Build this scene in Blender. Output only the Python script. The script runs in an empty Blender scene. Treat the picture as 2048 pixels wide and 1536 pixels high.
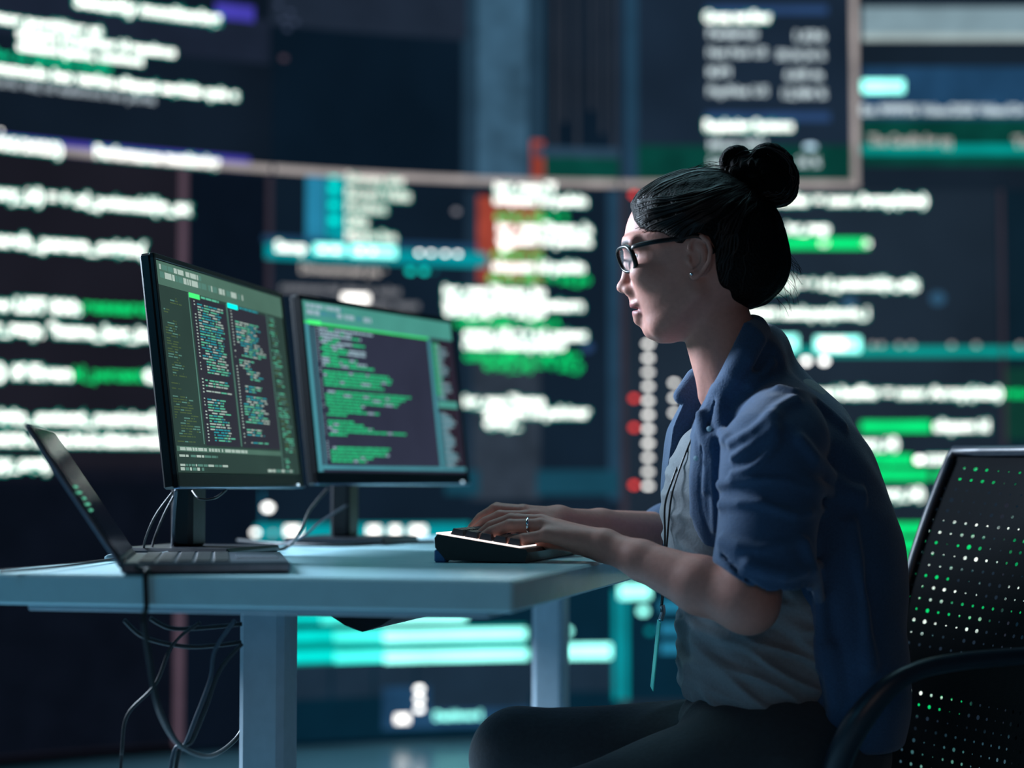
import bpy, math, random
import numpy as np
from mathutils import Vector
random.seed(7); RNG = np.random.RandomState(5)
S = bpy.context.scene
COL = S.collection
pi = math.pi
# ------------------------------------------------------------------ camera
F = 65 / 36 * 2048            # focal length in pixels of the 2048 frame
EYE = 0.841                   # lens height; the desk top stands at 0.74
TILT = math.atan(202 / F)
cam_d = bpy.data.cameras.new('camera'); cam = bpy.data.objects.new('camera', cam_d); COL.objects.link(cam)
cam.location = (0, 0, EYE); cam.rotation_euler = (pi / 2 + TILT, 0, 0)
cam_d.lens = 65; cam_d.sensor_width = 36; cam_d.clip_start = .05
cam_d.dof.use_dof = True; cam_d.dof.focus_distance = 2.5; cam_d.dof.aperture_fstop = 2.0
S.camera = cam
# ------------------------------------------------------------------ world, exposure
w = bpy.data.worlds.new('world'); S.world = w; w.use_nodes = True
w.node_tree.nodes['Background'].inputs[0].default_value = (.012, .05, .085, 1)
w.node_tree.nodes['Background'].inputs[1].default_value = .3
S.view_settings.view_transform = 'Standard'; S.view_settings.look = 'None'
S.view_settings.exposure = 0; S.view_settings.gamma = 1; S.view_settings.use_curve_mapping = False
# ------------------------------------------------------------------ key lamp and added fills without a visible source
def lamp(name, loc, target, size, power, color, sy=None):
    l = bpy.data.lights.new(name, 'AREA'); l.energy = power; l.color = color; l.size = size
    if sy: l.shape = 'RECTANGLE'; l.size_y = sy
    o = bpy.data.objects.new(name, l); COL.objects.link(o); o.location = loc
    o.rotation_euler = (Vector(target) - Vector(loc)).to_track_quat('-Z', 'Y').to_euler()
    return o
lamp('key_softbox', (-1.8, 3.6, 1.8), (.25, 2.45, .95), .8, 205, (.66, .82, 1))
lamp('added_fill', (-2.2, .4, 2.0), (.0, 2.4, .8), 1.2, 5.6, (.12, .62, 1))  # unseen light added to lift the desk front in blue
lamp('added_warm_fill', (.3, -.4, 1.3), (.1, 2.4, 1.1), .8, 2.6, (1, .74, .62))  # unseen light added to warm the skin on the lens side
lamp('added_overhead_fill', (-.1, 3.6, 3.2), (-.1, 2.9, .7), 1.4, 26, (.42, .85, 1))  # unseen light from above, added to tint the desk top teal

# ------------------------------------------------------------------ helpers
def P(px, py, Y):
    """world point on the ray of a photo pixel at distance Y"""
    u = (px - 1024) / F; v = (768 - py) / F
    c, s = math.cos(TILT), math.sin(TILT)
    d = np.array([u, c - v * s, s + v * c])
    return np.array([0, 0, EYE]) + d * (Y / d[1])
def lin(c):
    return tuple((x / 255 / 12.92) if x / 255 <= .04045 else ((x / 255 + .055) / 1.055) ** 2.4 for x in c)
MATS = {}
def mat(name, rgb, rough=.5, metal=0, bump=0, scale=60, var=.12, spec=.5, stretch=None, sss=0, alpha=None, sheen=0, coat=0):
    if name in MATS: return MATS[name]
    m = bpy.data.materials.new(name); MATS[name] = m; m.use_nodes = True
    nt = m.node_tree; b = nt.nodes['Principled BSDF']
    tc = nt.nodes.new('ShaderNodeTexCoord'); mp = nt.nodes.new('ShaderNodeMapping')
    nz = nt.nodes.new('ShaderNodeTexNoise'); nz.inputs['Scale'].default_value = scale; nz.inputs['Detail'].default_value = 4
    if stretch: mp.inputs['Scale'].default_value = stretch
    nt.links.new(tc.outputs['Object'], mp.inputs[0]); nt.links.new(mp.outputs[0], nz.inputs['Vector'])
    rp = nt.nodes.new('ShaderNodeValToRGB'); c = lin(rgb)
    rp.color_ramp.elements[0].position = .3; rp.color_ramp.elements[1].position = .7
    rp.color_ramp.elements[0].color = (*[x * (1 - var) for x in c], 1); rp.color_ramp.elements[1].color = (*[min(1, x * (1 + var)) for x in c], 1)
    nt.links.new(nz.outputs['Fac'], rp.inputs[0]); nt.links.new(rp.outputs[0], b.inputs['Base Color'])
    b.inputs['Roughness'].default_value = rough; b.inputs['Metallic'].default_value = metal
    b.inputs['Specular IOR Level'].default_value = spec
    if bump:
        bp = nt.nodes.new('ShaderNodeBump'); bp.inputs['Strength'].default_value = bump; bp.inputs['Distance'].default_value = .002
        nt.links.new(nz.outputs['Fac'], bp.inputs['Height']); nt.links.new(bp.outputs[0], b.inputs['Normal'])
    if sss:
        b.inputs['Subsurface Weight'].default_value = sss; b.inputs['Subsurface Radius'].default_value = (.012, .004, .002); b.inputs['Subsurface Scale'].default_value = 1
    if sheen: b.inputs['Sheen Weight'].default_value = sheen
    if coat: b.inputs['Coat Weight'].default_value = coat
    if alpha is not None: b.inputs['Alpha'].default_value = alpha
    return m
def emat(name, rgb, k=1.0, var=.1, scale=9):
    """light-giving screen pixels: one colour with a slight uneven brightness"""
    if name in MATS: return MATS[name]
    m = bpy.data.materials.new(name); MATS[name] = m; m.use_nodes = True
    nt = m.node_tree; b = nt.nodes['Principled BSDF']; c = lin(rgb)
    tc = nt.nodes.new('ShaderNodeTexCoord'); nz = nt.nodes.new('ShaderNodeTexNoise'); nz.inputs['Scale'].default_value = scale
    rp = nt.nodes.new('ShaderNodeValToRGB')
    rp.color_ramp.elements[0].position = .3; rp.color_ramp.elements[1].position = .7
    rp.color_ramp.elements[0].color = (*[x * (1 - var) for x in c], 1); rp.color_ramp.elements[1].color = (*[x * (1 + var) for x in c], 1)
    nt.links.new(tc.outputs['Object'], nz.inputs['Vector']); nt.links.new(nz.outputs['Fac'], rp.inputs[0])
    nt.links.new(rp.outputs[0], b.inputs['Emission Color']); b.inputs['Emission Strength'].default_value = k
    b.inputs['Base Color'].default_value = (.003, .004, .006, 1); b.inputs['Roughness'].default_value = .6; b.inputs['Specular IOR Level'].default_value = .05
    return m
def link(name, verts, faces, m, parent=None, smooth=False):
    me = bpy.data.meshes.new(name); me.from_pydata([tuple(map(float, v)) for v in verts], [], [tuple(map(int, f)) for f in faces]); me.update()
    if smooth: me.polygons.foreach_set('use_smooth', [True] * len(me.polygons))
    return wrap(name, me, m, parent)
def wrap(name, me, m, parent=None):
    if m: me.materials.append(m)
    o = bpy.data.objects.new(name, me); COL.objects.link(o)
    if parent is not None: attach(o, parent)
    return o
def attach(o, parent):
    o.parent = parent
    def world(p): return p.matrix_basis.copy() if p.parent is None else world(p.parent) @ p.matrix_parent_inverse @ p.matrix_basis
    o.matrix_parent_inverse = world(parent).inverted()
def tag(o, label=None, cat=None, group=None, kind=None):
    if label: o['label'] = label
    if cat: o['category'] = cat
    if group: o['group'] = group
    if kind: o['kind'] = kind
    return o
def empty(name, loc, label=None, cat=None, group=None):
    o = bpy.data.objects.new(name, None); COL.objects.link(o); o.location = [float(x) for x in loc]; o.empty_display_size = .05
    return tag(o, label, cat, group)
class MB:
    def __init__(s): s.v = []; s.f = []
    def add(s, vs, fs):
        n = len(s.v); s.v += [np.array(v, float) for v in vs]; s.f += [tuple(i + n for i in f) for f in fs]; return s
    def box(s, c, size, ax=None, bev=0):
        """chamfered box; ax = three unit axes"""
        ax = np.eye(3) if ax is None else np.array(ax, float); h = np.array(size) / 2; c = np.array(c, float)
        if bev <= 0:
            vs = [c + ax[0] * x * h[0] + ax[1] * y * h[1] + ax[2] * z * h[2] for x in (-1, 1) for y in (-1, 1) for z in (-1, 1)]
            return s.add(vs, [(0, 1, 3, 2), (4, 6, 7, 5), (0, 4, 5, 1), (2, 3, 7, 6), (0, 2, 6, 4), (1, 5, 7, 3)])
        b = min(bev, min(h) * .95); vs = []; idx = {}
        for x in (-1, 1):
            for y in (-1, 1):
                for z in (-1, 1):
                    for k in range(3):
                        q = np.array([x * (h[0] - b), y * (h[1] - b), z * (h[2] - b)]); q[k] += (x, y, z)[k] * b
                        idx[(x, y, z, k)] = len(vs); vs.append(c + ax.T @ q)
        fs = []
        for k in range(3):
            o = [i for i in range(3) if i != k]
            for sg in (-1, 1):
                f = []
                for a_, b_ in ((-1, -1), (1, -1), (1, 1), (-1, 1)):
                    t = [0, 0, 0]; t[k] = sg; t[o[0]] = a_; t[o[1]] = b_; f.append(idx[(*t, k)])
                fs.append(f)
        for k in range(3):
            o = [i for i in range(3) if i != k]
            for a_ in (-1, 1):
                for b_ in (-1, 1):
                    t0 = [0, 0, 0]; t0[o[0]] = a_; t0[o[1]] = b_; t1 = list(t0); t0[k] = -1; t1[k] = 1
                    fs.append((idx[(*t0, o[0])], idx[(*t1, o[0])], idx[(*t1, o[1])], idx[(*t0, o[1])]))
        for x in (-1, 1):
            for y in (-1, 1):
                for z in (-1, 1): fs.append([idx[(x, y, z, k)] for k in range(3)])
        return s.add(vs, fs)
    def tube(s, pts, r, n=8, flat=None, closed=False):
        """round (or flattened) tube along points; r a number or a list"""
        pts = [np.array(p, float) for p in pts]; N = len(pts); rs = r if hasattr(r, '__len__') else [r] * N
        vs = []; fs = []; up = np.array([0, 0, 1.])
        if abs(np.dot((pts[-1] - pts[0]) / (np.linalg.norm(pts[-1] - pts[0]) + 1e-9), up)) > .9: up = np.array([1., 0, 0])
        prev = None
        for i, p in enumerate(pts):
            t = (pts[(i + 1) % N] - pts[i - 1]) if closed else pts[min(i + 1, N - 1)] - pts[max(i - 1, 0)]
            t = t / (np.linalg.norm(t) + 1e-12)
            a = np.cross(t, up if prev is None else prev); a = np.cross(a, t) if prev is not None else a
            if np.linalg.norm(a) < 1e-6: a = np.cross(t, [1, .3, 0])
            a /= np.linalg.norm(a); prev = a; b = np.cross(t, a)
            for k in range(n):
                th = 2 * pi * k / n; ra = rs[i]; rb = ra * (flat or 1)
                vs.append(p + a * math.cos(th) * ra + b * math.sin(th) * rb)
        for i in range(N if closed else N - 1):
            for k in range(n):
                j = (i + 1) % N
                fs.append((i * n + k, i * n + (k + 1) % n, j * n + (k + 1) % n, j * n + k))
        if not closed: fs += [tuple(range(n))[::-1], tuple((N - 1) * n + k for k in range(n))]
        return s.add(vs, fs)
    def prism(s, poly, ext):
        """polygon (3-D points) extruded by vector ext"""
        n = len(poly); a = [np.array(p, float) for p in poly]; b = [p + np.array(ext) for p in a]
        return s.add(a + b, [tuple(range(n)), tuple(range(2 * n - 1, n - 1, -1))] + [(i, (i + 1) % n, n + (i + 1) % n, n + i) for i in range(n)])
    def lathe(s, c, prof, n=28, ax=(0, 0, 1)):
        ax = np.array(ax, float); ax /= np.linalg.norm(ax); u = np.cross(ax, [1, 0, 0] if abs(ax[0]) < .9 else [0, 1, 0]); u /= np.linalg.norm(u); v = np.cross(ax, u)
        vs = [np.array(c) + ax * h + (u * math.cos(2 * pi * k / n) + v * math.sin(2 * pi * k / n)) * r for r, h in prof for k in range(n)]
        fs = [(i * n + k, i * n + (k + 1) % n, (i + 1) * n + (k + 1) % n, (i + 1) * n + k) for i in range(len(prof) - 1) for k in range(n)]
        fs += [tuple(range(n))[::-1], tuple((len(prof) - 1) * n + k for k in range(n))]
        return s.add(vs, fs)
    def build(s, name, m, parent=None, smooth=False): return link(name, s.v, s.f, m, parent, smooth)
def smooth_path(pts, n=8):
    pts = [np.array(p, float) for p in pts]; out = []
    for i in range(len(pts) - 1):
        p0 = pts[max(i - 1, 0)]; p1 = pts[i]; p2 = pts[i + 1]; p3 = pts[min(i + 2, len(pts) - 1)]
        for k in range(n):
            t = k / n
            out.append(.5 * ((2 * p1) + (-p0 + p2) * t + (2 * p0 - 5 * p1 + 4 * p2 - p3) * t * t + (-p0 + 3 * p1 - 3 * p2 + p3) * t ** 3))
    return out + [pts[-1]]

# ------------------------------------------------------------------ implicit surfaces for body and clothes
def cap(p, a, b, ra, rb=None):
    rb = ra if rb is None else rb; a = np.asarray(a, float); b = np.asarray(b, float); ba = b - a
    h = np.clip(((p - a) @ ba) / (ba @ ba + 1e-12), 0, 1)
    return np.linalg.norm(p - a - h[:, None] * ba, axis=1) - (ra + (rb - ra) * h)
def ell(p, c, r, R=None):
    q = p - np.asarray(c, float)
    if R is not None: q = q @ np.asarray(R, float).T
    r = np.asarray(r, float); k0 = np.linalg.norm(q / r, axis=1); k1 = np.linalg.norm(q / (r * r), axis=1) + 1e-9
    return np.where(k0 < 1e-6, -min(r), k0 * (k0 - 1) / k1)
def smin(a, b, k):
    h = np.clip(.5 + .5 * (b - a) / k, 0, 1); return b * (1 - h) + a * h - k * h * (1 - h)
def smax(a, b, k): return -smin(-a, -b, k)
def chain(p, pts, rs, k=None):
    d = None
    for i in range(len(pts) - 1):
        e = cap(p, pts[i], pts[i + 1], rs[i], rs[i + 1]); d = e if d is None else (np.minimum(d, e) if not k else smin(d, e, k))
    return d
def poly_sd(x, z, poly):
    """signed distance to a 2-D polygon, negative inside"""
    poly = np.asarray(poly, float); n = len(poly); d = np.full(x.shape, 1e9); ins = np.zeros(x.shape, bool)
    for i in range(n):
        ax_, az = poly[i]; bx, bz = poly[(i + 1) % n]; ex, ez = bx - ax_, bz - az
        wx, wz = x - ax_, z - az; t = np.clip((wx * ex + wz * ez) / (ex * ex + ez * ez + 1e-12), 0, 1)
        d = np.minimum(d, (wx - ex * t) ** 2 + (wz - ez * t) ** 2)
        c = ((az > z) != (bz > z)) & (x < (bx - ax_) * (z - az) / (bz - az + 1e-12) + ax_); ins ^= c
    d = np.sqrt(d); return np.where(ins, -d, d)
class Noise:
    def __init__(s, n, fmin, fmax, seed):
        r = np.random.RandomState(seed); k = r.normal(size=(n, 3)); k /= np.linalg.norm(k, axis=1)[:, None]
        s.k = k * r.uniform(fmin, fmax, n)[:, None]; s.ph = r.uniform(0, 6.28, n); s.n = n
    def __call__(s, p): return np.sin(p @ s.k.T + s.ph).sum(1) / math.sqrt(s.n)
def mesh_sdf(f, lo, hi, h, block=10):
    lo = np.asarray(lo, float); hi = np.asarray(hi, float); nb = np.ceil((hi - lo) / h / block).astype(int); n = nb * block
    bi = np.stack(np.meshgrid(*[np.arange(k) for k in nb], indexing='ij'), -1).reshape(-1, 3)
    cv = f(lo + (bi + .5) * block * h); act = np.abs(cv) < .87 * block * h * 1.5 + .003
    vals = np.empty(n, np.float32); V6 = vals.reshape(nb[0], block, nb[1], block, nb[2], block)
    V6[...] = np.where(cv < 0, -1, 1).reshape(nb)[:, None, :, None, :, None]
    off = np.stack(np.meshgrid(*[np.arange(block)] * 3, indexing='ij'), -1).reshape(-1, 3)
    A = bi[act]
    for i in range(0, len(A), 200):
        c = A[i:i + 200]; pts = lo + (c[:, None, :] * block + off[None]) * h
        v = f(pts.reshape(-1, 3)).reshape(len(c), block, block, block)
        for j, b in enumerate(c): V6[b[0], :, b[1], :, b[2], :] = v[j]
    vals[[0, -1]] = 1; vals[:, [0, -1]] = 1; vals[:, :, [0, -1]] = 1
    ins = vals < 0; cnt = np.zeros(n - 1, np.uint8)
    for a in (0, 1):
        for b in (0, 1):
            for c in (0, 1): cnt += ins[a:n[0] - 1 + a, b:n[1] - 1 + b, c:n[2] - 1 + c]
    cells = np.argwhere((cnt > 0) & (cnt < 8)); ids = np.full(n - 1, -1, np.int32); ids[tuple(cells.T)] = np.arange(len(cells))
    acc = np.zeros((len(cells), 3)); m = np.zeros(len(cells)); cor = [(a, b, c) for a in (0, 1) for b in (0, 1) for c in (0, 1)]
    for ca in cor:
        for k in range(3):
            if ca[k]: continue
            cb = list(ca); cb[k] = 1; A_ = cells + ca; B_ = cells + cb
            va = vals[tuple(A_.T)].astype(float); vb = vals[tuple(B_.T)].astype(float); s = (va < 0) != (vb < 0)
            t = va / np.where(s, va - vb, 1); q = np.zeros((len(cells), 3)) + ca; q[:, k] += t; acc[s] += q[s]; m[s] += 1
    verts = lo + (cells + acc / m[:, None]) * h; faces = []
    for k in range(3):
        o = [(k + 1) % 3, (k + 2) % 3]; sl0 = [slice(1, -1)] * 3; sl1 = [slice(1, -1)] * 3; sl0[k] = slice(0, -1); sl1[k] = slice(1, None)
        a = ins[tuple(sl0)]; b = ins[tuple(sl1)]; e = np.argwhere(a != b)
        if not len(e): continue
        inv = a[tuple(e.T)]; e = e + [0 if i == k else 1 for i in range(3)]
        q = []
        for du, dv in ((-1, -1), (0, -1), (0, 0), (-1, 0)):
            c = e.copy(); c[:, o[0]] += du; c[:, o[1]] += dv; q.append(ids[tuple(c.T)])
        q = np.stack(q, 1); q[~inv] = q[~inv][:, ::-1]; faces.append(q)
    faces = np.concatenate(faces); faces = faces[(faces >= 0).all(1)]
    return verts, faces
def np_mesh(name, v, f):
    me = bpy.data.meshes.new(name); me.vertices.add(len(v)); me.vertices.foreach_set('co', v.astype(np.float32).ravel())
    me.loops.add(len(f) * 4); me.loops.foreach_set('vertex_index', f.astype(np.int32).ravel())
    me.polygons.add(len(f)); me.polygons.foreach_set('loop_start', np.arange(0, len(f) * 4, 4, dtype=np.int32))
    me.update(calc_edges=True); me.validate(); me.polygons.foreach_set('use_smooth', [True] * len(me.polygons)); return me
def sdf_part(name, f, lo, hi, h, m, parent=None):
    v, q = mesh_sdf(f, lo, hi, h); return wrap(name, np_mesh(name, v, q), m, parent)

# ================================================================== THE ROOM
def wallY(X): X = np.asarray(X, float); return 6.25 - .161 * np.minimum(X - .6, 0) ** 2
def on_wall(px, py=970):
    """where the ray of a photo pixel meets the curved screen wall -> (X, z)"""
    lo_, hi_ = 2., 9.
    for _ in range(40):
        mid = (lo_ + hi_) / 2; q = P(px, py, mid)
        if mid < wallY(q[0]): lo_ = mid
        else: hi_ = mid
    return q[0], q[2]
def wp(X, z, off=0):
    dy = .322 * -min(X - .6, 0); nrm = math.hypot(1, dy)
    return np.array([X + off * dy / nrm, float(wallY(X)) - off / nrm, z])
fl = MB().box((0, 3.6, -.05), (9, 8.4, .1)); fo = fl.build('floor', mat('polished_floor', (110, 150, 165), .22, 0, .1, 3, .1, .9)); tag(fo, kind='structure')
bw = MB(); Xs = np.linspace(-3.6, 3.6, 60); v = []; f_ = []
for X in Xs:
    for z in (0, 3.4):
        v.append((X, float(wallY(X)) + .12, z)); v.append((X, float(wallY(X)) + .27, z))
for i in range(59):
    a = i * 4; b = a + 4
    f_ += [(a, b, b + 2, a + 2), (a + 1, a + 3, b + 3, b + 1), (a + 2, b + 2, b + 3, a + 3), (a, a + 1, b + 1, b)]
wb = link('wall_back', v, f_, mat('dark_wall_paint', (16, 22, 30), .8, 0, .2, 12)); tag(wb, kind='structure')

# ---- text and shapes shown on the screens
TX = {}
def text_geo(s, wt=.03):
    s0, s = s, (s, wt)
    if s not in TX:
        c = bpy.data.curves.new('t', 'FONT'); c.body = s0; c.size = 1; c.resolution_u = 2; c.offset = wt
        o = bpy.data.objects.new('t', c); COL.objects.link(o); bpy.context.view_layer.update()
        me = bpy.data.meshes.new_from_object(o.evaluated_get(bpy.context.evaluated_depsgraph_get()))
        vs = np.zeros(len(me.vertices) * 3); me.vertices.foreach_get('co', vs); vs = vs.reshape(-1, 3)
        fs = [tuple(p.vertices) for p in me.polygons]; bpy.data.objects.remove(o); bpy.data.curves.remove(c); bpy.data.meshes.remove(me)
        TX[s] = (vs, fs)
    return TX[s]
CODE = ["egory_id) = + sd_potencial(m_ex);", "search_param_origin(a_id);", "row LIST 800:", "ing_resp,\"fname_lastg_index\"=",
        "result[i] = p_value.get(index);", "def on_update(self, state, opts):", "return stack.pop(node_id) + 1", "for key in range(len(values)):",
        "if (status == ready) { send(); }", "aliquam id pulvinar id maximus", "commodo leo varius aliquet sagittis quis cursus ultrices",
        "color ac ultricies iaculis id", "const buffer = new Array(size)", "lemor porttitor at", "while (queue.size() > limit) {"]
class Screen:
    def __init__(s, label, x0, x1, z0, z1, rgb, k=1.0):
        s.x0, s.x1, s.z0, s.z1 = x0, x1, z0, z1; s.parts = {}; c = wp((x0 + x1) / 2, z0)
        s.root = empty('video_wall_screen', c, label, 'screen', 'displays of the screen wall')
        v, f = [], []; N = max(3, int((x1 - x0) / .12)); T = .10
        for X in np.linspace(x0, x1, N + 1):
            v += [wp(X, z0, 0), wp(X, z1, 0), wp(X, z1, -T), wp(X, z0, -T)]
        for i in range(N):
            a = 4 * i; b = a + 4
            for k_ in range(4): f.append((a + k_, a + (k_ + 1) % 4, b + (k_ + 1) % 4, b + k_))
        f += [(3, 2, 1, 0), (4 * N, 4 * N + 1, 4 * N + 2, 4 * N + 3)]
        link('display_panel', v, f, emat('screen_dark_%d_%d_%d' % rgb, rgb, k, .22, 2.2), s.root)
    def layer(s, name, m):
        k = len(s.parts); s.parts[(name, k)] = (MB(), m)
        return s.parts[(name, k)][0]
    def text(s, px0, px1, py, hpx, m, txt=None, name='code_text', off=.004):
        X0, z = on_wall(px0, py); X1, _ = on_wall(px1, py); sc = float(wallY(X0)) / F; h = hpx * .90 * sc
        txt = txt or CODE[len(s.parts) * 3 % len(CODE)]
        ratio = (X1 - X0) / (h * .93); n = max(1, int(ratio * 2.15))
        if len(txt) > n * 1.25: txt = txt[:n]
        while len(txt) < n * .75: txt += ' ' + CODE[(len(txt) * 7) % len(CODE)][:max(1, n - len(txt))]
        vs, fs = text_geo(txt)
        if not len(vs): return
        a, b = vs[:, 0].min(), vs[:, 0].max()
        mb = s.layer(name, m)
        put = lambda q, o_: wp(X0 + (q[0] - a) / (b - a) * (X1 - X0), z + (q[1] - .27) * h * 1.15, o_)
        mb.add([put(q, off) for q in vs], fs)
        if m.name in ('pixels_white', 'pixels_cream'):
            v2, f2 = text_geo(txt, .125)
            s.layer('text_fringe', emat('pixels_fringe_green', (0, 160, 138), 1.5)).add([put(q, off - .0008) for q in v2], f2)  # glowing teal copy imitates the lens colour fringe around blurred white text
    def bar(s, px0, px1, py, hpx, m, name='bar', off=.002):
        X0, z = on_wall(px0, py); X1, _ = on_wall(px1, py); h = hpx * float(wallY(X0)) / F / 2; s.rect(X0, X1, z - h, z + h, m, name, off)
    def rect(s, X0, X1, z0, z1, m, name='bar', off=.002):
        mb = s.layer(name, m); N = max(1, int((X1 - X0) / .12)); v, f = [], []
        for X in np.linspace(X0, X1, N + 1): v += [wp(X, z0, off), wp(X, z1, off)]
        for i in range(N): f.append((2 * i, 2 * i + 2, 2 * i + 3, 2 * i + 1))
        mb.add(v, f)
    def area(s, px0, px1, py0, py1, m, name='window_area', off=.0012):
        X0, z1 = on_wall(px0, py0); X1, _ = on_wall(px1, py0); _, z0 = on_wall(px0, py1); s.rect(X0, X1, z0, z1, m, name, off)
    def disc(s, px, py, r, m, name='dot', off=.0035, ry=None):
        ry = max(2.5, (ry or r) - 9); r = max(3, r - 7); m = WHB if m is WHT else m
        X, z = on_wall(px, py); sc = float(wallY(X)) / F; mb = s.layer(name, m)
        mb.add([wp(X + math.cos(t) * r * sc, z + math.sin(t) * (ry or r) * sc, off) for t in np.linspace(0, 2 * pi, 17)[:-1]], [tuple(range(16))])
    def done(s):
        for (name, _), (mb, m) in s.parts.items(): mb.build(name, m, s.root)
WHT = emat('pixels_white', (252, 248, 242), 2.9, .12, 14); WHB = emat('pixels_bright_white', (250, 250, 246), 4.6, .1, 14); DIMW = emat('pixels_soft_white', (190, 205, 215), .9, .2, 14)
GRN = emat('pixels_green', (0, 225, 118), 1.25, .12, 14); TEA = emat('pixels_teal', (0, 225, 210), 1.7); TEAW = emat('pixels_pale_teal', (150, 255, 240), 2.4)
CYD = emat('pixels_deep_teal', (0, 150, 160), 1); BLU = emat('pixels_slate_blue', (42, 70, 112), 1); PUR = emat('pixels_violet', (68, 62, 172), 1)
BLC = emat('pixels_sky_blue', (38, 130, 165), 1); RED = emat('pixels_red', (235, 62, 50), 2.6); ORG = emat('pixels_brick_red', (150, 62, 48), 1, .3)
FRM = emat('pixels_warm_grey', (168, 160, 158), 1.0, .2); BAND = emat('pixels_grey_band', (125, 150, 160), 1); GRD = emat('pixels_dark_green', (4, 62, 54), 1, .25)
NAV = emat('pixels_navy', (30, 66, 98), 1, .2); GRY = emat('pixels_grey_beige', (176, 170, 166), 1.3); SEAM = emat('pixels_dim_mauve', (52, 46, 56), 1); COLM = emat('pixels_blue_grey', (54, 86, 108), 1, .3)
X372, X541, X1240, X1718, X2003 = [on_wall(x)[0] for x in (372, 541, 1240, 1718, 2003)]
XL, XR = -2.5, 2.6; ZT = 2.85; ZS = on_wall(540, 345)[1]; g = .004
E = Screen('large upper left display with purple header bars and lines of white text', XL, X541 - g, ZS, ZT, (14, 24, 36))
Fs = Screen('dark upper middle display with a blue grey column of light down it', X541 + g, X1240 - g, ZS, ZT, (9, 24, 38))
G = Screen('upper display behind the hair bun listing white figures in two columns', X1240 + g, X1718 + .01, ZS, ZT, (24, 38, 54))
H = Screen('upper right display with a pale grey band across its top', X1718 + .018, XR, ZS, ZT, (20, 32, 44))
A = Screen('lower left display with large white and green code beside the monitors', XL, X372 - g, .03, ZS - .008, (24, 23, 31))
B = Screen('lower middle display behind the monitors with teal header and code blocks', X372 + g, X1240 - g, .03, ZS - .008, (14, 28, 42))
C = Screen('lower right display behind the person with red dots and green code', X1240 + g, X2003 - g, .03, ZS - .008, (26, 38, 50))
D = Screen('narrow lower display at the far right edge of the screen wall', X2003 + g, XR, .03, ZS - .008, (10, 30, 42))
# upper left
E.area(-60, 540, -40, 55, emat('pixels_ink', (26, 34, 50), 1), off=.001)
E.text(150, 440, 2, 34, WHT, 'Security monitoring'); E.bar(430, 508, 20, 32, PUR)
E.text(-40, 203, 31, 27, WHT, 'lemor porttitor at'); E.text(34, 350, 66, 27, WHT, 'aliquam id pulvinar id maximus'); E.text(34, 284, 92, 26, WHT, 'eleifend ipsum, commodo risus')
E.text(-40, 222, 105, 27, emat('pixels_sea_green', (0, 210, 150), 1.1), 'color ac ultricies iaculis', 'highlighted_text'); E.text(-40, 475, 133, 29, WHT, 'commodo leo varius aliquet sagittis quis cursus ultrices')
E.text(-40, 310, 160, 25, DIMW, 'mauris vel, id euismod leo porta'); E.bar(-60, 500, 276, 30, PUR)
E.text(-40, 124, 285, 31, WHT, '10/05/2022)'); E.text(190, 438, 305, 31, WHT, 'Performance monitoring'); E.disc(0, 262, 6, WHT)
for s_, a_, b_ in ((E, XL, X541 - g), (Fs, X541 + g, X1240 - g), (G, X1240 + g, X1718 + .01)): s_.rect(a_, b_, ZS, ZS + .024, FRM, 'border', .003)
G.rect(X1718 - .013, X1718 + .01, ZS, ZT, FRM, 'border', .003)
Fs.area(541, 935, -60, 48, emat('pixels_ink2', (30, 40, 55), 1)); Fs.area(925, 1090, -60, 368, emat('pixels_blue_grey_edge', (32, 56, 74), 1), 'light_column', .001); Fs.area(945, 1066, -60, 368, COLM, 'light_column'); Fs.area(1062, 1088, 280, 366, ORG, 'light_column', .0018)  # blue grey column: glass reflection painted as glowing strips, paler in the middle
for x_, h_ in ((1105, .8), (1125, .6), (1150, .9), (1178, .5), (1200, .7), (1222, .9)): Fs.area(x_, x_ + 8, -60, 240 * h_ + 100, emat('pixels_faint_brown', (46, 52, 62), 1), 'light_column')
Fs.area(1050, 1238, 292, 312, emat('pixels_steel', (42, 66, 86), 1)); Fs.area(1090, 1238, 312, 368, GRD)
for x_, y_ in ((556, 10), (580, 25), (566, 40), (590, 45), (574, 58)): Fs.disc(x_, y_, 13, emat('pixels_lilac', (66, 78, 104), 1))
Fs.disc(567, 117, 14, emat('pixels_dusty_rose', (84, 70, 82), 1))
# upper with figures
G.area(1275, 1704, 290, 366, GRD); G.bar(1410, 1655, 20, 17, BLU); G.bar(1410, 1660, 234, 18, BLU); G.area(1248, 1275, -60, 370, emat('pixels_blue_strip', (32, 62, 84), 1))
for x0, x1, y, t in ((1408, 1540, 36, 'Gross net flow'), (1410, 1585, 253, 'Replacing Systems')): G.text(x0, x1, y, 27, WHT, t)
for x0, x1, y, t in ((1416, 1515, 68, 'Packages'), (1590, 1650, 74, '1,036'), (1416, 1533, 107, 'Net Paid US'), (1554, 1650, 112, '30 36 36 %'), (1416, 1460, 146, 'KPI'), (1570, 1645, 151, '6,605'), (1416, 1535, 184, 'Pay/Net US'), (1565, 1652, 189, '12,984 %'), (1418, 1530, 291, 'Metric 2021'), (1418, 1500, 326, 'Sums'), (1594, 1640, 326, '36 %')):
    G.text(x0, x1, y, 25, emat('pixels_cool_white', (205, 222, 228), 1.25), t)
G.disc(1620, 293, 20, emat('pixels_pale_blue', (200, 235, 255), 1.5), ry=14)
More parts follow.
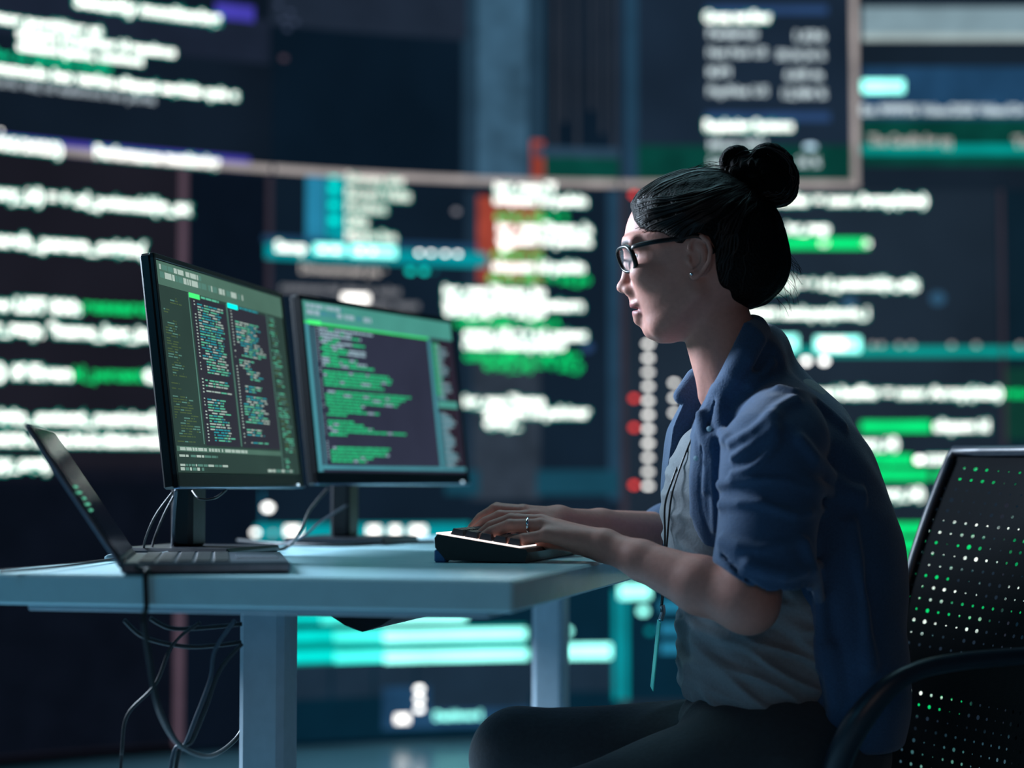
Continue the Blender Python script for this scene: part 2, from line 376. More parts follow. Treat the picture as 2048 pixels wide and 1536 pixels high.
# upper right
H.area(1724, 2300, 14, 72, BAND); H.area(1724, 2300, 68, 82, emat('pixels_pale_band', (165, 182, 182), 1), off=.002); H.area(1724, 2300, 134, 238, NAV); H.area(1724, 2300, 238, 332, GRD)
H.bar(1724, 1808, 173, 26, TEAW); H.bar(1722, 2300, 299, 20, emat('pixels_sea_teal', (0, 150, 142), 1)); H.text(1722, 2052, 222, 27, emat('pixels_cool_white', 0), 'Ext 99999% Video/2020 Video/Orient rel_q'); H.text(1737, 1902, 283, 28, GRY, 'The Candle for qq'); H.text(2025, 2110, 286, 28, GRY, 'To set')
# lower left: rows of code
for y, x0, x1, t, c in ((384, -40, 380, 'egory_id) = + sd_potencial(m_ex', WHT), (478, -40, 290, 'search_param_origin(', WHT), (608, -40, 160, "row LIST 800:", WHT), (613, 166, 312, 'research', GRN),
                        (655, -40, 345, 'ing_resp, "iname_lang_index', WHT), (743, -40, 142, 'e() if Event (', WHT), (748, 146, 284, 'id_percent', GRN), (752, 287, 352, 'try', WHT), (834, -40, 358, 'origin_extent_metrics() vs', WHT), (878, -40, 358, 'metric if res.lost.date.metric', WHT), (928, -40, 100, 'd_py_orgs)', WHT)):
    A.text(x0, x1, y, 35, c, t, 'code_text' if c is WHT else 'highlighted_text')
A.area(-300, 368, 962, 1540, emat('pixels_night', (8, 12, 22), 1, .2), off=.0008); A.area(-300, 368, 935, 962, emat('pixels_night_edge', (14, 16, 26), 1), off=.0008)
A.rect(X372 - g - .024, X372 - g, .03, ZS - .008, emat('pixels_mauve', (84, 68, 80), 1), 'edge_strip', .003)
# lower middle
for y in (352, 378, 410, 441): B.disc(667, y, 16, TEA)
B.disc(667, 470, 15, CYD)
for x1, y, t in ((808, 357, 'Summary now'), (820, 387, 'Recent Visits'), (772, 415, 'Product'), (735, 444, 'Dfts'), (792, 472, 'Metric live')): B.text(692, x1, y, 27, emat('pixels_cream', (232, 222, 214), 1.7), t)
B.area(612, 650, 352, 482, BLC); B.area(652, 690, 352, 486, CYD, off=.0012); B.area(495, 522, 468, 596, BLC); B.area(522, 972, 470, 484, NAV)
B.area(372 + 3, 536, 340, 1500, emat('pixels_midnight', (7, 15, 27), 1), off=.0008); B.area(534, 545, 350, 600, SEAM)
B.bar(530, 1035, 502, 30, CYD); B.text(550, 612, 494, 26, WHT, 'Sansp'); B.bar(628, 690, 497, 20, TEAW, off=.003); B.bar(700, 792, 501, 22, TEAW, off=.003)
for x in (645, 670, 720, 745, 838, 862, 890, 915): B.disc(x, 500 + (x - 645) * .03, 12, WHT, off=.004)
B.text(600, 760, 538, 25, GRY, 'Dimensioned pla'); B.disc(768, 541, 11, GRY); B.disc(820, 543, 14, TEA); B.disc(848, 543, 14, TEA); B.disc(868, 543, 10, CYD)
B.text(560, 800, 575, 24, emat('pixels_dim_grey', (130, 132, 138), 1), 'commercial direct sales'); B.text(620, 838, 604, 24, emat('pixels_dim_grey', 0), 'nunc erat ac sapien neque'); B.bar(684, 738, 598, 22, WHT)
B.area(955, 1085, 392, 568, ORG, 'light_column', .0016); B.area(930, 960, 380, 1000, emat('pixels_slate', (26, 44, 60), 1), 'light_column', .001); B.area(945, 1080, 568, 1000, emat('pixels_storm', (44, 54, 66), 1, .25), 'light_column', .001); B.area(1215, 1238, 380, 1000, emat('pixels_blue_strip', 0), 'light_column')  # red patch and grey column below: reflections painted as glowing areas
for x0, x1, y, c in ((990, 1110, 375, 0), (988, 1172, 399, 0), (990, 1135, 433, 1), (995, 1182, 456, 0), (995, 1182, 479, 0), (1000, 1022, 494, 0), (985, 1085, 509, 1), (985, 1168, 533, 0), (975, 1180, 556, 1),
                     (888, 1090, 582, 0), (888, 1090, 605, 0), (890, 1090, 622, 0), (1085, 1165, 611, 0), (910, 1120, 645, 1), (928, 1172, 668, 0), (928, 1130, 688, 0), (928, 1160, 712, 1), (968, 1165, 731, 1), (928, 1088, 803, 0), (970, 1178, 825, 0), (970, 1040, 846, 0)):
    B.text(x0, x1, y, 27, GRN if c else WHT, None, 'highlighted_text' if c else 'code_text')
B.disc(912, 423, 14, emat('pixels_dusty', (150, 150, 160), 1)); B.disc(1175, 695, 18, BLU)
B.area(490, 525, 980, 1085, BLC); B.area(478, 940, 1050, 1082, CYD); B.disc(535, 1015, 16, WHT); B.disc(510, 1065, 14, WHT); B.disc(545, 1066, 12, GRY)
for x0, x1 in ((570, 600), (735, 760), (780, 800), (820, 850)): B.bar(x0, x1, 1062, 18, WHT, off=.003)
B.area(372, 1238, 1100, 1500, emat('pixels_deep_blue', (3, 34, 50), 1), off=.0009); B.area(372, 480, 1090, 1500, emat('pixels_midnight', 0), off=.0012)
B.area(890, 1238, 940, 990, emat('pixels_murky_teal', (20, 66, 84), 1)); B.area(575, 1238, 1330, 1400, emat('pixels_slate', 0), off=.0014)
for x0, x1, y, h_ in ((560, 932, 1238, 16), (560, 1052, 1273, 20), (560, 1056, 1315, 20)):
    for k, (f0, f1) in enumerate(((0, .22), (.22, .42), (.42, 1))): B.bar(x0 + (x1 - x0) * f0, x0 + (x1 - x0) * f1, y - (1.5 if k == 0 else 0) * 0, h_, (emat('pixels_vivid_teal', (0, 215, 205), 1.35), emat('pixels_bright_teal', (70, 240, 225), 1.7), TEAW)[k], 'light_bar', .003)
B.area(560, 1052, 1262, 1330, emat('pixels_sea_teal', (0, 150, 142), 1), off=.002)
B.disc(1134, 1262, 16, TEAW); B.bar(1128, 1222, 1303, 28, TEAW, 'light_bar', .003); B.area(765, 1060, 1375, 1460, NAV, off=.002); B.area(860, 1060, 1372, 1420, emat('pixels_slate', 0), off=.003)
for y in (1378, 1398, 1418): B.disc(838, y, 15, WHT, off=.005, ry=14)
B.bar(790, 818, 1438, 17, WHT, off=.005); B.text(868, 962, 1433, 20, TEAW, 'Dashboard', off=.005); B.area(1226, 1238, 1180, 1400, CYD, off=.002)
# lower right
C.rect(X1240 + g, X1240 + g + .02, .03, ZS - .008, SEAM, 'edge_strip', .002)
for i in range(11): C.disc(1296, 688 + i * 28.4, 15, WHT, ry=12)
for y in (390, 797, 855, 970): C.disc(1268, y, 14, RED)
for y in (766, 796, 826): C.disc(1348, y, 13, WHT, ry=12)
WH2 = WHT
for x0, x1, y, c in ((1470, 1853, 402, 0), (1572, 1658, 458, 0), (1540, 1738, 487, 1), (1500, 1836, 569, 0), (1490, 1736, 627, 0), (1600, 2003, 787, 0), (1722, 1862, 853, 1), (1868, 1976, 853, 0), (1700, 1795, 888, 0), (1740, 1826, 920, 1), (1850, 1990, 918, 0),
                     (1740, 1858, 950, 1), (1870, 1995, 952, 1), (1740, 1846, 988, 0), (1760, 1850, 1057, 1), (1860, 1990, 1056, 0), (1760, 1838, 1090, 1), (1855, 1960, 1090, 1), (1760, 1836, 1122, 1), (1850, 1995, 1120, 0), (1760, 1900, 1154, 1), (1760, 1860, 1184, 1), (1840, 1950, 1185, 0), (1830, 1985, 1222, 1), (1800, 1960, 1250, 0), (1800, 1990, 1380, 0), (1820, 1930, 1410, 1)):
    if c: C.bar(x0, x1, y, 20, GRN, 'highlight_bar', .002)
    C.text(x0, x1, y, 27, GRN if c else WHT, None, 'highlighted_text' if c else 'code_text')
for x, y in ((1647, 487), (1732, 487), (1838, 920), (1612, 722), (1648, 722)): C.disc(x, y, 15, WHT)
C.disc(1875, 597, 23, emat('pixels_haze_blue', (46, 84, 112), 1)); C.disc(1698, 606, 22, emat('pixels_haze_blue', 0), off=.006)
C.bar(1500, 2010, 703, 20, emat('pixels_sea_teal', 0)); C.bar(1545, 1595, 686, 30, TEAW, off=.004); C.bar(1630, 1720, 689, 30, TEAW, off=.004); C.bar(1640, 1690, 688, 22, WHT, off=.005)
for x in (1745, 1762, 1798, 1822, 1903, 1952): C.disc(x, 690, 13, GRY)
C.area(1250, 1500, 1160, 1400, emat('pixels_deep_blue', 0)); C.area(1243, 1256, 1180, 1400, CYD, off=.003); C.bar(1238, 1300, 1183, 28, TEAW, off=.004); C.disc(1286, 1222, 17, TEAW); C.disc(1300, 1262, 15, CYD)
for y in (1212, 1258, 1296): C.bar(1320, 1380, y, 20, BLC)
D.rect(X2003 + g, X2003 + g + .016, .03, ZS - .008, SEAM, 'edge_strip', .002); D.bar(2006, 2300, 703, 20, emat('pixels_sea_teal', 0)); D.text(2008, 2200, 787, 27, GRN, None, 'highlighted_text')
D.disc(2040, 690, 13, GRY); D.area(2010, 2300, 735, 880, emat('pixels_moss', (12, 56, 46), 1))
for y, c in ((918, 0), (952, 1), (1056, 0), (1090, 1), (1122, 1), (1185, 0), (1222, 1), (1380, 0)): D.text(2014, 2200, y, 27, GRN if c else WHT, None, 'highlighted_text' if c else 'code_text')
for s_ in (E, Fs, G, H, A, B, C, D): s_.done()

# ================================================================== THE DESK
YAW = math.radians(14)
U = np.array([math.sin(YAW), math.cos(YAW), 0])      # along the desk, away from the lens
V = np.array([math.cos(YAW), -math.sin(YAW), 0])     # across the desk, towards the person
Z = np.array([0, 0, 1.])
DZ = .74; HF = .101 * F
def desk_pt(px, py): return P(px, py, (EYE - DZ) * F / (py - 970) if py > 975 else 2.5)
c_near = np.array([0.001, 1.97, 0.]); DW = .66; DL = 1.62
desk = empty('desk', c_near + U * DL / 2 - V * DW / 2, 'white standing desk carrying the monitors, laptop and keyboard', 'desk')
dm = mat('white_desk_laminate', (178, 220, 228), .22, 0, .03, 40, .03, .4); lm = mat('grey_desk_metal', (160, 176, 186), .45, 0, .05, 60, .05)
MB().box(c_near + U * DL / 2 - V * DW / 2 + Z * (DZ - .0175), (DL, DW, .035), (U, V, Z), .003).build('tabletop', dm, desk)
xr = lambda s, t, z: c_near + U * s - V * t + Z * z
MB().box(xr(DL / 2, .31, DZ - .0395), (DL * .96, .55, .008), (U, V, Z), .002).build('support_frame', lm, desk)
for s_, t_ in ((.33, .405), (1.50, .30)):
    MB().box(xr(s_, t_, .363), (.062, .06, .664), (U, V, Z), .008).build('leg', lm, desk)
    MB().box(xr(s_, t_, .02), (.08, .58, .04), (U, V, Z), .01).build('foot', lm, desk)
tr = MB(); pts = [(0, 0), (.06, -.006), (.12, -.018), (.16, -.022), (.20, -.018), (.26, -.006), (.36, 0)]
tr.prism([xr(.36, .385 - t * .6, .6945 + z * 1.9) for t, z in [(0, .0)] + pts[1:-1] + [(.36, 0)]], U * .30)
tray = tr.build('cable_sling', mat('black_fabric_mesh', (14, 18, 24), .9, 0, .3, 200)); tag(tray, 'dark fabric cable sling sagging under the desk top', 'cable tray')

# ---- monitors
blk = mat('black_plastic', (14, 17, 22), .38, 0, .08, 90); stm = mat('dark_metal', (32, 38, 46), .35, .6, .05, 80)
def monitor(a, b, top_shift, label, kind, stand):
    """a, b = bottom near and bottom far corners of the case; leans back"""
    a = np.array(a); b = np.array(b); r = b - a; r[2] = 0; W_ = np.linalg.norm(r); r /= W_; nr = np.cross(r, Z); nr = nr / np.linalg.norm(nr)   # nr faces the person
    if nr[0] < 0: nr = -nr
    up = Z * math.cos(top_shift) - nr * math.sin(top_shift); fn = np.cross(r, up); fn = fn if fn @ nr > 0 else -fn
    Hh = .318; c = (a + b) / 2 + up * Hh / 2
    root = empty('monitor', stand + 0 * Z, label, 'monitor', 'monitors on the desk')
    MB().box(c - fn * .010, (W_, Hh, .016), (r, up, fn), .003).build('casing', blk, root)
    MB().box(c - fn * .030 - up * .02, (W_ * .55, Hh * .5, .03), (r, up, fn), .008).build('rear_housing', blk, root)
    fr = MB()
    for s_ in (-1, 1): fr.box(c + r * s_ * (W_ / 2 - .004), (.008, Hh, .006), (r, up, fn), .001)
    fr.box(c + up * (Hh / 2 - .004), (W_, .008, .006), (r, up, fn), .001); fr.box(c - up * (Hh / 2 - .010), (W_, .020, .006), (r, up, fn), .001); fr.build('bezel', blk, root)
    MB().box(c - up * (Hh / 2 - .001) + fn * .001, (W_, .003, .009), (r, up, fn), .0008).build('chin_strip', mat('blue_grey_metal', (84, 104, 130), .3, .7), root, )
    MB().box(c - up * (Hh / 2 - .004) + r * W_ * .44 + fn * .004, (.006, .004, .002), (r, up, fn)).build('power_light', emat('pixels_pale_blue', 0), root)
    # picture
    sw, sh = W_ - .018, Hh - .030; o = c - r * sw / 2 - up * (sh / 2 - .006) + fn * .001
    q = lambda x, y, dz: o + r * x * sw + up * (1 - y) * sh + fn * dz
    L = {}
    def rect(x0, y0, x1, y1, m, lay): L.setdefault((m.name, lay), (MB(), m))[0].add([q(x0, y1, lay * .0003), q(x1, y1, lay * .0003), q(x1, y0, lay * .0003), q(x0, y0, lay * .0003)], [(0, 1, 2, 3)])
    def lines(x0, x1, y0, y1, dy, ms, lay=3, maxw=1., ind=.08, dens=.8, th=.5):
        y = y0; rnd = random.Random(int(x0 * 997 + y0 * 131) + len(label)); lvl = 0; run = rnd.uniform(.3, .9)
        while y < y1:
            if rnd.random() < .12: lvl = 0; y += dy * rnd.choice((1, 2)); run = rnd.uniform(.25, .9)
            lvl = max(0, min(4, lvl + rnd.choice((-1, 0, 0, 0, 1)))); ln = (x1 - x0) * maxw * min(1, max(.12, run + rnd.uniform(-.12, .12))); x = x0 + lvl * ind * (x1 - x0)
            xe = min(x1, x + ln)
            while x < xe:
                wd = min(rnd.uniform(.008, .05), xe - x); rect(x, y, x + wd, y + dy * th, rnd.choice(ms), lay); x += wd + .005
                if rnd.random() > dens: x += .01
            y += dy
    if kind == 0:
        bg, pn = emat('editor_plum', (47, 47, 57), 1, .05), emat('editor_moss', (46, 66, 60), 1, .08); hd = emat('editor_header_sage', (78, 112, 98), 1); ln = emat('editor_line_sage', (84, 128, 116), 1)
        tg, tw, tt = emat('code_mint', (92, 190, 155), 1), emat('code_pale', (170, 190, 180), 1), emat('code_aqua', (40, 150, 160), 1); ol = emat('code_olive', (72, 92, 62), 1)
        rect(0, 0, 1, 1, pn, 0); rect(0, 0, 1, .115, hd, 1); lines(.02, .55, .015, .03, .05, [ln, tw], 2, .9, 0); lines(.02, .9, .05, .06, .06, [ln, tw], 2, .95, 0)
        rect(.225, .13, .49, .865, bg, 1); rect(.51, .13, .84, .865, bg, 1); rect(.205, .12, .212, .86, ln, 2); rect(.495, .12, .502, .86, ln, 2); rect(.84, .12, .846, .98, ln, 2)
        rect(.21, .115, .29, .14, emat('code_lime', (70, 235, 120), 1.2), 3); rect(.505, .115, .59, .14, emat('pixels_teal', 0), 3); lines(.3, .48, .12, .13, .02, [tg], 3, 1, 0); lines(.6, .82, .12, .13, .02, [tt], 3, 1, 0)
        lines(.02, .19, .15, .84, .0125, [ol, ol, pn, ln], 2, 1, .1, .9); lines(.265, .47, .16, .84, .0135, [tw, tg, tt], 3, 1, .12); lines(.555, .82, .20, .84, .0135, [tg, tw, tt], 3, 1, .1)
        for x_ in (.24, .525): lines(x_, x_ + .014, .15, .85, .016, [tw], 3, 1, 0, 1, .4)
        lines(.86, .98, .13, .96, .014, [ol, ln, tg], 3, .9, .1); rect(.01, .875, .835, .9, emat('editor_header_sage', 0), 2); lines(.03, .72, .88, .89, .03, [tw], 3, 1, 0); lines(.02, .5, .915, .965, .022, [tw, ln], 3, .9, 0)
        lines(.7, .99, .975, .985, .03, [ln, tw], 3, .9, 0); lines(.02, .3, .975, .985, .03, [ln, tw], 3, .9, 0)
    else:
        bg = emat('editor_indigo', (47, 50, 68), 1, .1); hd = emat('editor_header_teal', (74, 150, 138), 1); ln = emat('editor_line_teal', (70, 138, 150), 1); tg = emat('code_green', (40, 190, 125), 1); tw = emat('code_pale_blue', (150, 178, 190), 1); dk = emat('editor_wine', (42, 34, 46), 1)
        rect(0, 0, 1, 1, bg, 0); rect(0, 0, 1, .12, hd, 1); lines(.02, .42, .015, .03, .05, [tw, ln], 2, .9, 0); lines(.02, .85, .05, .065, .06, [tw, ln], 2, .95, 0); rect(.0, .12, .82, .135, emat('code_fresh_green', (60, 215, 115), 1.05), 2); rect(.02, .112, .10, .138, emat('code_lime', 0), 3)
        rect(0, .13, .03, 1, ln, 1); rect(.045, .15, .052, .98, ln, 2); rect(.81, .13, .835, .96, ln, 2); rect(.835, .13, .99, .96, dk, 1); rect(0, .962, 1, .985, ln, 1)
        lines(.065, .075, .15, .93, .016, [tw], 3, 1, 0, 1, .45)
        y = .15; rnd = random.Random(4)
        prof = [.34, .2, .26, .12, .28, .14, .28, .28, .10, .22, .28, .33, 0, .42, .44, .43, .36, .38, 0, .56, .52, .48, .46, .24, .22, .33, .12, 0, .16, .22, .28, .50, .11, 0, 0, 0, .38, .36, .37, .26, .22]
        for i, pw in enumerate(prof):
            y = .15 + i * .0195
            if pw:
                x = .085 + rnd.choice((0, 0, .015)); xe = .085 + pw
                while x < xe:
                    wd = min(rnd.uniform(.012, .06), xe - x); rect(x, y, x + wd, y + .0125, tg if rnd.random() < .72 and i > 10 else rnd.choice((tg, tw)), 3); x += wd + .004
        for i in range(60):
            y = .15 + i * .0135
            if .52 < y < .60 : continue
            wv = .02 + .055 * abs(math.sin(i * .37)) + rnd.uniform(0, .03); rect(.842, y, .842 + (.05 if y < .5 else wv), y + .009, tg if y < .5 else ln, 2); rect(.86, y + .002, .86 + wv, y + .008, tw if i % 3 else ln, 3)
        rect(.84, .53, .985, .575, hd, 3)
    for (mn, lay), (mb, m) in L.items(): mb.build('screen_image', m, root)
    # stand
    base = stand; MB().box(base + Z * .006, (.20, .18, .012), (U, V, Z), .004).build('stand_base', stm, root)
    zc = (a[2] + .1 - DZ); MB().box(base + Z * (zc / 2 + .01) - V * .015, (.055, .035, zc), (U, V, Z), .006).build('stand_column', blk, root)
    MB().box(base * np.array([1, 1, 0]) + Z * (a[2] + .12) - V * .02, (.07, .05, .07), (U, V, Z), .01).build('stand_mount', blk, root)
    return root
monitor(P(352, 977, 2.455), P(605, 975, 2.985), math.radians(7.0), 'nearer black monitor left of the other, split into several dim code columns', 0, desk_pt(395, 1108) * [1, 1, 0] + Z * DZ)
monitor(P(632, 970, 3.04), P(938, 968, 3.50), math.radians(7.0), 'farther black monitor beside the keyboard, one wide block of green code', 1, desk_pt(705, 1086) * [1, 1, 0] + Z * DZ)

# ---- laptop
gm = mat('laptop_grey_metal', (88, 96, 108), .32, .7, .04, 80)
lb = desk_pt(582, 1147); lb[2] = DZ
U0, V0 = U, V; LY = math.radians(-9); U = np.array([math.sin(LY), math.cos(LY), 0]); V = np.array([math.cos(LY), -math.sin(LY), 0]); U1, V1 = U, V
lw, ld = .31, .19                                        # along the desk, across
lap = empty('laptop', lb + U * lw / 2 - V * ld / 2, 'open grey laptop at the near left end of the desk', 'laptop')
lx = lambda s, t, z: lb + U1 * s - V1 * t + Z * z
MB().box(lx(lw / 2, ld / 2, .0075), (lw, ld, .013), (U, V, Z), .003).build('base', gm, lap)
kb = MB()
for i in range(13):
    for j in range(5): kb.box(lx(.025 + i * .0217, .078 + j * .021, .0145), (.018, .018, .002), (U, V, Z), .0006)
kb.build('keys', blk, lap); MB().box(lx(lw / 2, .036, .0143), (.10, .05, .0008), (U, V, Z)).build('touchpad', mat('touchpad_grey', (110, 118, 128), .25, .5), lap)
la = math.radians(124); ldir = -V * math.cos(pi - la) * 1 + Z * math.sin(la); ldir /= np.linalg.norm(ldir); lf = np.cross(U, ldir); lf = lf if lf @ V > 0 else -lf
hc = lx(lw / 2, ld, .012)
MB().box(hc + ldir * .094, (lw, .19, .007), (U, ldir, lf), .0025).build('lid', gm, lap)
MB().box(hc + ldir * .096 + lf * .0038, (lw - .008, .177, .0012), (U, ldir, lf)).build('screen', mat('dark_screen_glass', (20, 22, 28), .12, 0, 0, 30), lap)
MB().tube([hc - U * .12, hc + U * .12], .006, 10).build('hinge', blk, lap)
sc = MB(); 
for i in range(5): sc.box(hc + ldir * (.07 + i * .008) + lf * .0046 - U * (.12 - .01 * (i % 3)), (.05 + .02 * (i % 2), .003, .0003), (U, ldir, lf))
sc.build('screen_image', emat('code_mint', 0), lap)

U, V = U0, V0
# ---- keyboard
kc = desk_pt(1052, 1126); kc[2] = DZ
kq = lambda s, t, z: kc + U * s - V * t + Z * z
KB_T = .125; KB_L = .44; ang = math.radians(9)
kV = -V * math.cos(ang) + Z * math.sin(ang); kN = np.cross(U, kV); kN = kN if kN[2] > 0 else -kN
keyb = empty('keyboard', kq(KB_L / 2, KB_T / 2, 0), 'thick black keyboard with pale glowing key edges under the hands', 'keyboard')
k0 = kq(0, 0, .004)
kp = lambda s, t, z: k0 + U * s + kV * t + kN * z
MB().prism([kq(0, .002, .001), kq(0, KB_T * .86, .003), kp(0, KB_T - .002, -.004), kp(0, KB_T + .001, .008), kp(0, KB_T - .002, .014), kp(0, .003, .014), kp(0, -.001, .010)], U * KB_L).build('case', blk, keyb)
MB().box(kp(KB_L / 2, KB_T / 2 + .006, .0146), (KB_L - .002, KB_T - .012, .0022), (U, kV, kN)).build('backlight', emat('keyboard_backlight', (255, 240, 236), 1.3, .25, 30), keyb)
kproto = None
def keycap(s, t, wd):
    n = MB(); b = .0085; tp = .0065; hw = wd / 2
    vs = [kp(s + sx * (hw - (.0015 if z else 0)), t + .0 + sy * (b - (.0022 if z else 0)), .0155 + z) for z in (0, .0085) for sx, sy in ((-1, -1), (1, -1), (1, 1), (-1, 1))]
    n.add(vs, [(3, 2, 1, 0), (4, 5, 6, 7), (0, 1, 5, 4), (1, 2, 6, 5), (2, 3, 7, 6), (3, 0, 4, 7)]); return n
km = mat('dark_keycap', (34, 38, 46), .4, 0, .03, 90)
for j in range(5):
    t = .022 + j * .0195; s = .012
    row = [.024, .02, .02, .10, .02, .02, .024] if j == 0 else [.017] * 14
    for i, wd in enumerate(row if j == 0 else row):
        if s + wd > KB_L * .72: break
        keycap(s + wd / 2, t, wd).build('key', km, keyb); s += wd + .0025
for j in range(5):
    for i in range(5):
        if j == 3 or (j in (0, 1, 2, 4)): keycap(.335 + i * .0195 + .009, .022 + j * .0195, .017).build('key', km, keyb)
ft = MB(); ft.box(kq(.012, KB_T * .93, .0085), (.02, .016, .017), (U, V, Z), .002).box(kq(KB_L - .05, KB_T * .93, .0085), (.02, .012, .017), (U, V, Z), .002); ft.build('riser_feet', mat('blue_rubber', (24, 90, 150), .5), keyb)

# ---- cables
def cable(pts, r, label, m=None, name='cable', n=8): 
    o = MB().tube(smooth_path(pts, n), r, 7).build(name, m or mat('black_cable', (12, 15, 20), .5, 0, .1, 120), None, True); return tag(o, label, 'cable', 'cables on and under the desk')
gb = mat('grey_cable', (60, 72, 84), .5)
dp = lambda px, py, z=.004: desk_pt(px, py) * [1, 1, 0] + Z * (DZ + z)
cable([P(352, 980, 2.62), P(348, 1030, 2.64), P(346, 1080, 2.66), dp(344, 1104)], .0025, 'grey cable running straight down beside the nearer monitor stand', gb)
cable([P(345, 985, 2.63), P(312, 1030, 2.62), P(292, 1075, 2.62), dp(286, 1112, .004)], .0018, 'thin black cable bowing outermost left of the nearer monitor stand')
cable([P(348, 992, 2.65), P(328, 1030, 2.64), P(308, 1080, 2.65), dp(303, 1108, .004)], .0018, 'thin black cable dropping just inside the outermost one by the monitor stand')
cable([P(385, 982, 2.6), P(400, 998, 2.58), P(430, 996, 2.6), P(452, 980, 2.68)], .0018, 'short cable looping under the bottom edge of the nearer monitor')
cable([P(655, 978, 3.1), P(620, 1020, 2.95), P(602, 1060, 2.85), dp(575, 1098), dp(520, 1105), dp(430, 1101)], .0025, 'black cable curving from the farther monitor down across the desk')
cable([P(695, 1010, 3.2), P(640, 1045, 3.05), P(610, 1070, 2.98), dp(560, 1094), dp(470, 1096)], .002, 'grey cable stretched from the farther monitor stand to the desk', gb)
cable([dp(476, 1085), dp(560, 1092), dp(700, 1094), dp(800, 1089), dp(870, 1087)], .003, 'black keyboard cable lying along the desk to the keyboard')
cable([dp(215, 1122), dp(250, 1112), dp(290, 1108), dp(335, 1112), dp(300, 1118), dp(262, 1122)], .0045, 'pale grey cable coiled behind the open laptop', mat('pale_cable', (150, 170, 178), .5))
cable([dp(0, 1149), dp(100, 1141), dp(200, 1128), dp(260, 1118)], .002, 'thin black cable lying along the left edge of the desk')
yf = 1.975
lpc = [lx(.012, ld * .98, .010), xr(.004, .422, DZ + .006), xr(-.006, .420, DZ + .001), xr(-.007, .418, DZ - .035), P(287, 1240, 2.05), P(300, 1330, 2.07), P(318, 1420, 2.1), P(360, 1490, 2.2), P(420, 1512, 2.35), P(470, 1480, 2.5), P(500, 1430, 2.52)]
cable(lpc, .0032, 'thick black cable hanging from the laptop over the desk edge in a long loop')
for pts, r, lab in (([(248, 1240), (290, 1275), (370, 1293), (440, 1290), (482, 1284)], .0028, 'black cable sagging lowest from the left under the desk'),
                    ([(300, 1236), (340, 1256), (400, 1256), (484, 1248)], .0028, 'black cable sagging highest just below the desk frame'),
                    ([(470, 1240), (430, 1300), (420, 1360), (390, 1440), (370, 1490), (340, 1545)], .0026, 'grey cable dropping diagonally from the desk leg to the floor'),
                    ([(484, 1288), (440, 1340), (410, 1420), (385, 1480), (350, 1550)], .0026, 'black cable running diagonally down beside the grey one'),
                    ([(400, 1245), (345, 1290), (310, 1370), (255, 1430), (244, 1500), (240, 1560)], .0022, 'thin black cable dropping to the floor farthest left under the desk')):
    n = len(pts); cp = [P(x, y, 2.3 + .05 * i / n) for i, (x, y) in enumerate(pts)]
    if cp[-1][2] < .6: cp += [cp[-1] * [1, 1, 0] + [-.02, .03, .2], cp[-1] * [1, 1, 0] + [-.03, .06, .006], cp[-1] * [1, 1, 0] + [-.12, .2, .005]]
    cable(cp, r, lab, gb if 'grey cable' in lab else None)

# ================================================================== THE PERSON
exec_t = 0
person = empty('person', P(1600, 1500, 2.5) * [1, 1, 0], 'seated person in a blue shirt and glasses, dark hair in a bun, typing', 'person')
HA = math.radians(7); HO = P(1400, 500, 2.45); HR = np.array([[-math.cos(HA), math.sin(HA), 0], [-math.sin(HA), -math.cos(HA), 0], [0, 0, 1]])
def toH(p): return ((p - HO) @ HR.T) * 1000
def fromH(q): return HO + (np.asarray(q, float) / 1000) @ HR
def mm(px, py): return (1400 - px) / 1.5094, (500 - py) / 1.5094
zt = np.arange(-130, 40, 1.)
SL = np.array([(-126, 52, 44, 3), (-119, 62, 20, 22), (-110, 71, 2, 38), (-98, 76, -12, 47), (-86, 79, -28, 52), (-78, 82, -45, 56), (-64, 88, -70, 61), (-50, 91, -88, 65), (-30, 93, -98, 69), (-8, 97, -102, 72), (13, 101, -101, 73), (40, 98, -98, 72)], float)
SLs = [np.convolve(np.pad(np.interp(zt, SL[:, 0], SL[:, i]), 4, 'edge'), np.ones(9) / 9, 'valid') for i in (1, 2, 3)]
ear_loops = dict(helix=[(1381, 512), (1383, 499), (1393, 489), (1407, 489), (1418, 500), (1423, 517), (1420, 537), (1410, 553), (1399, 564)], anti=[(1398, 503), (1408, 508), (1411, 523), (1407, 540), (1397, 550)])
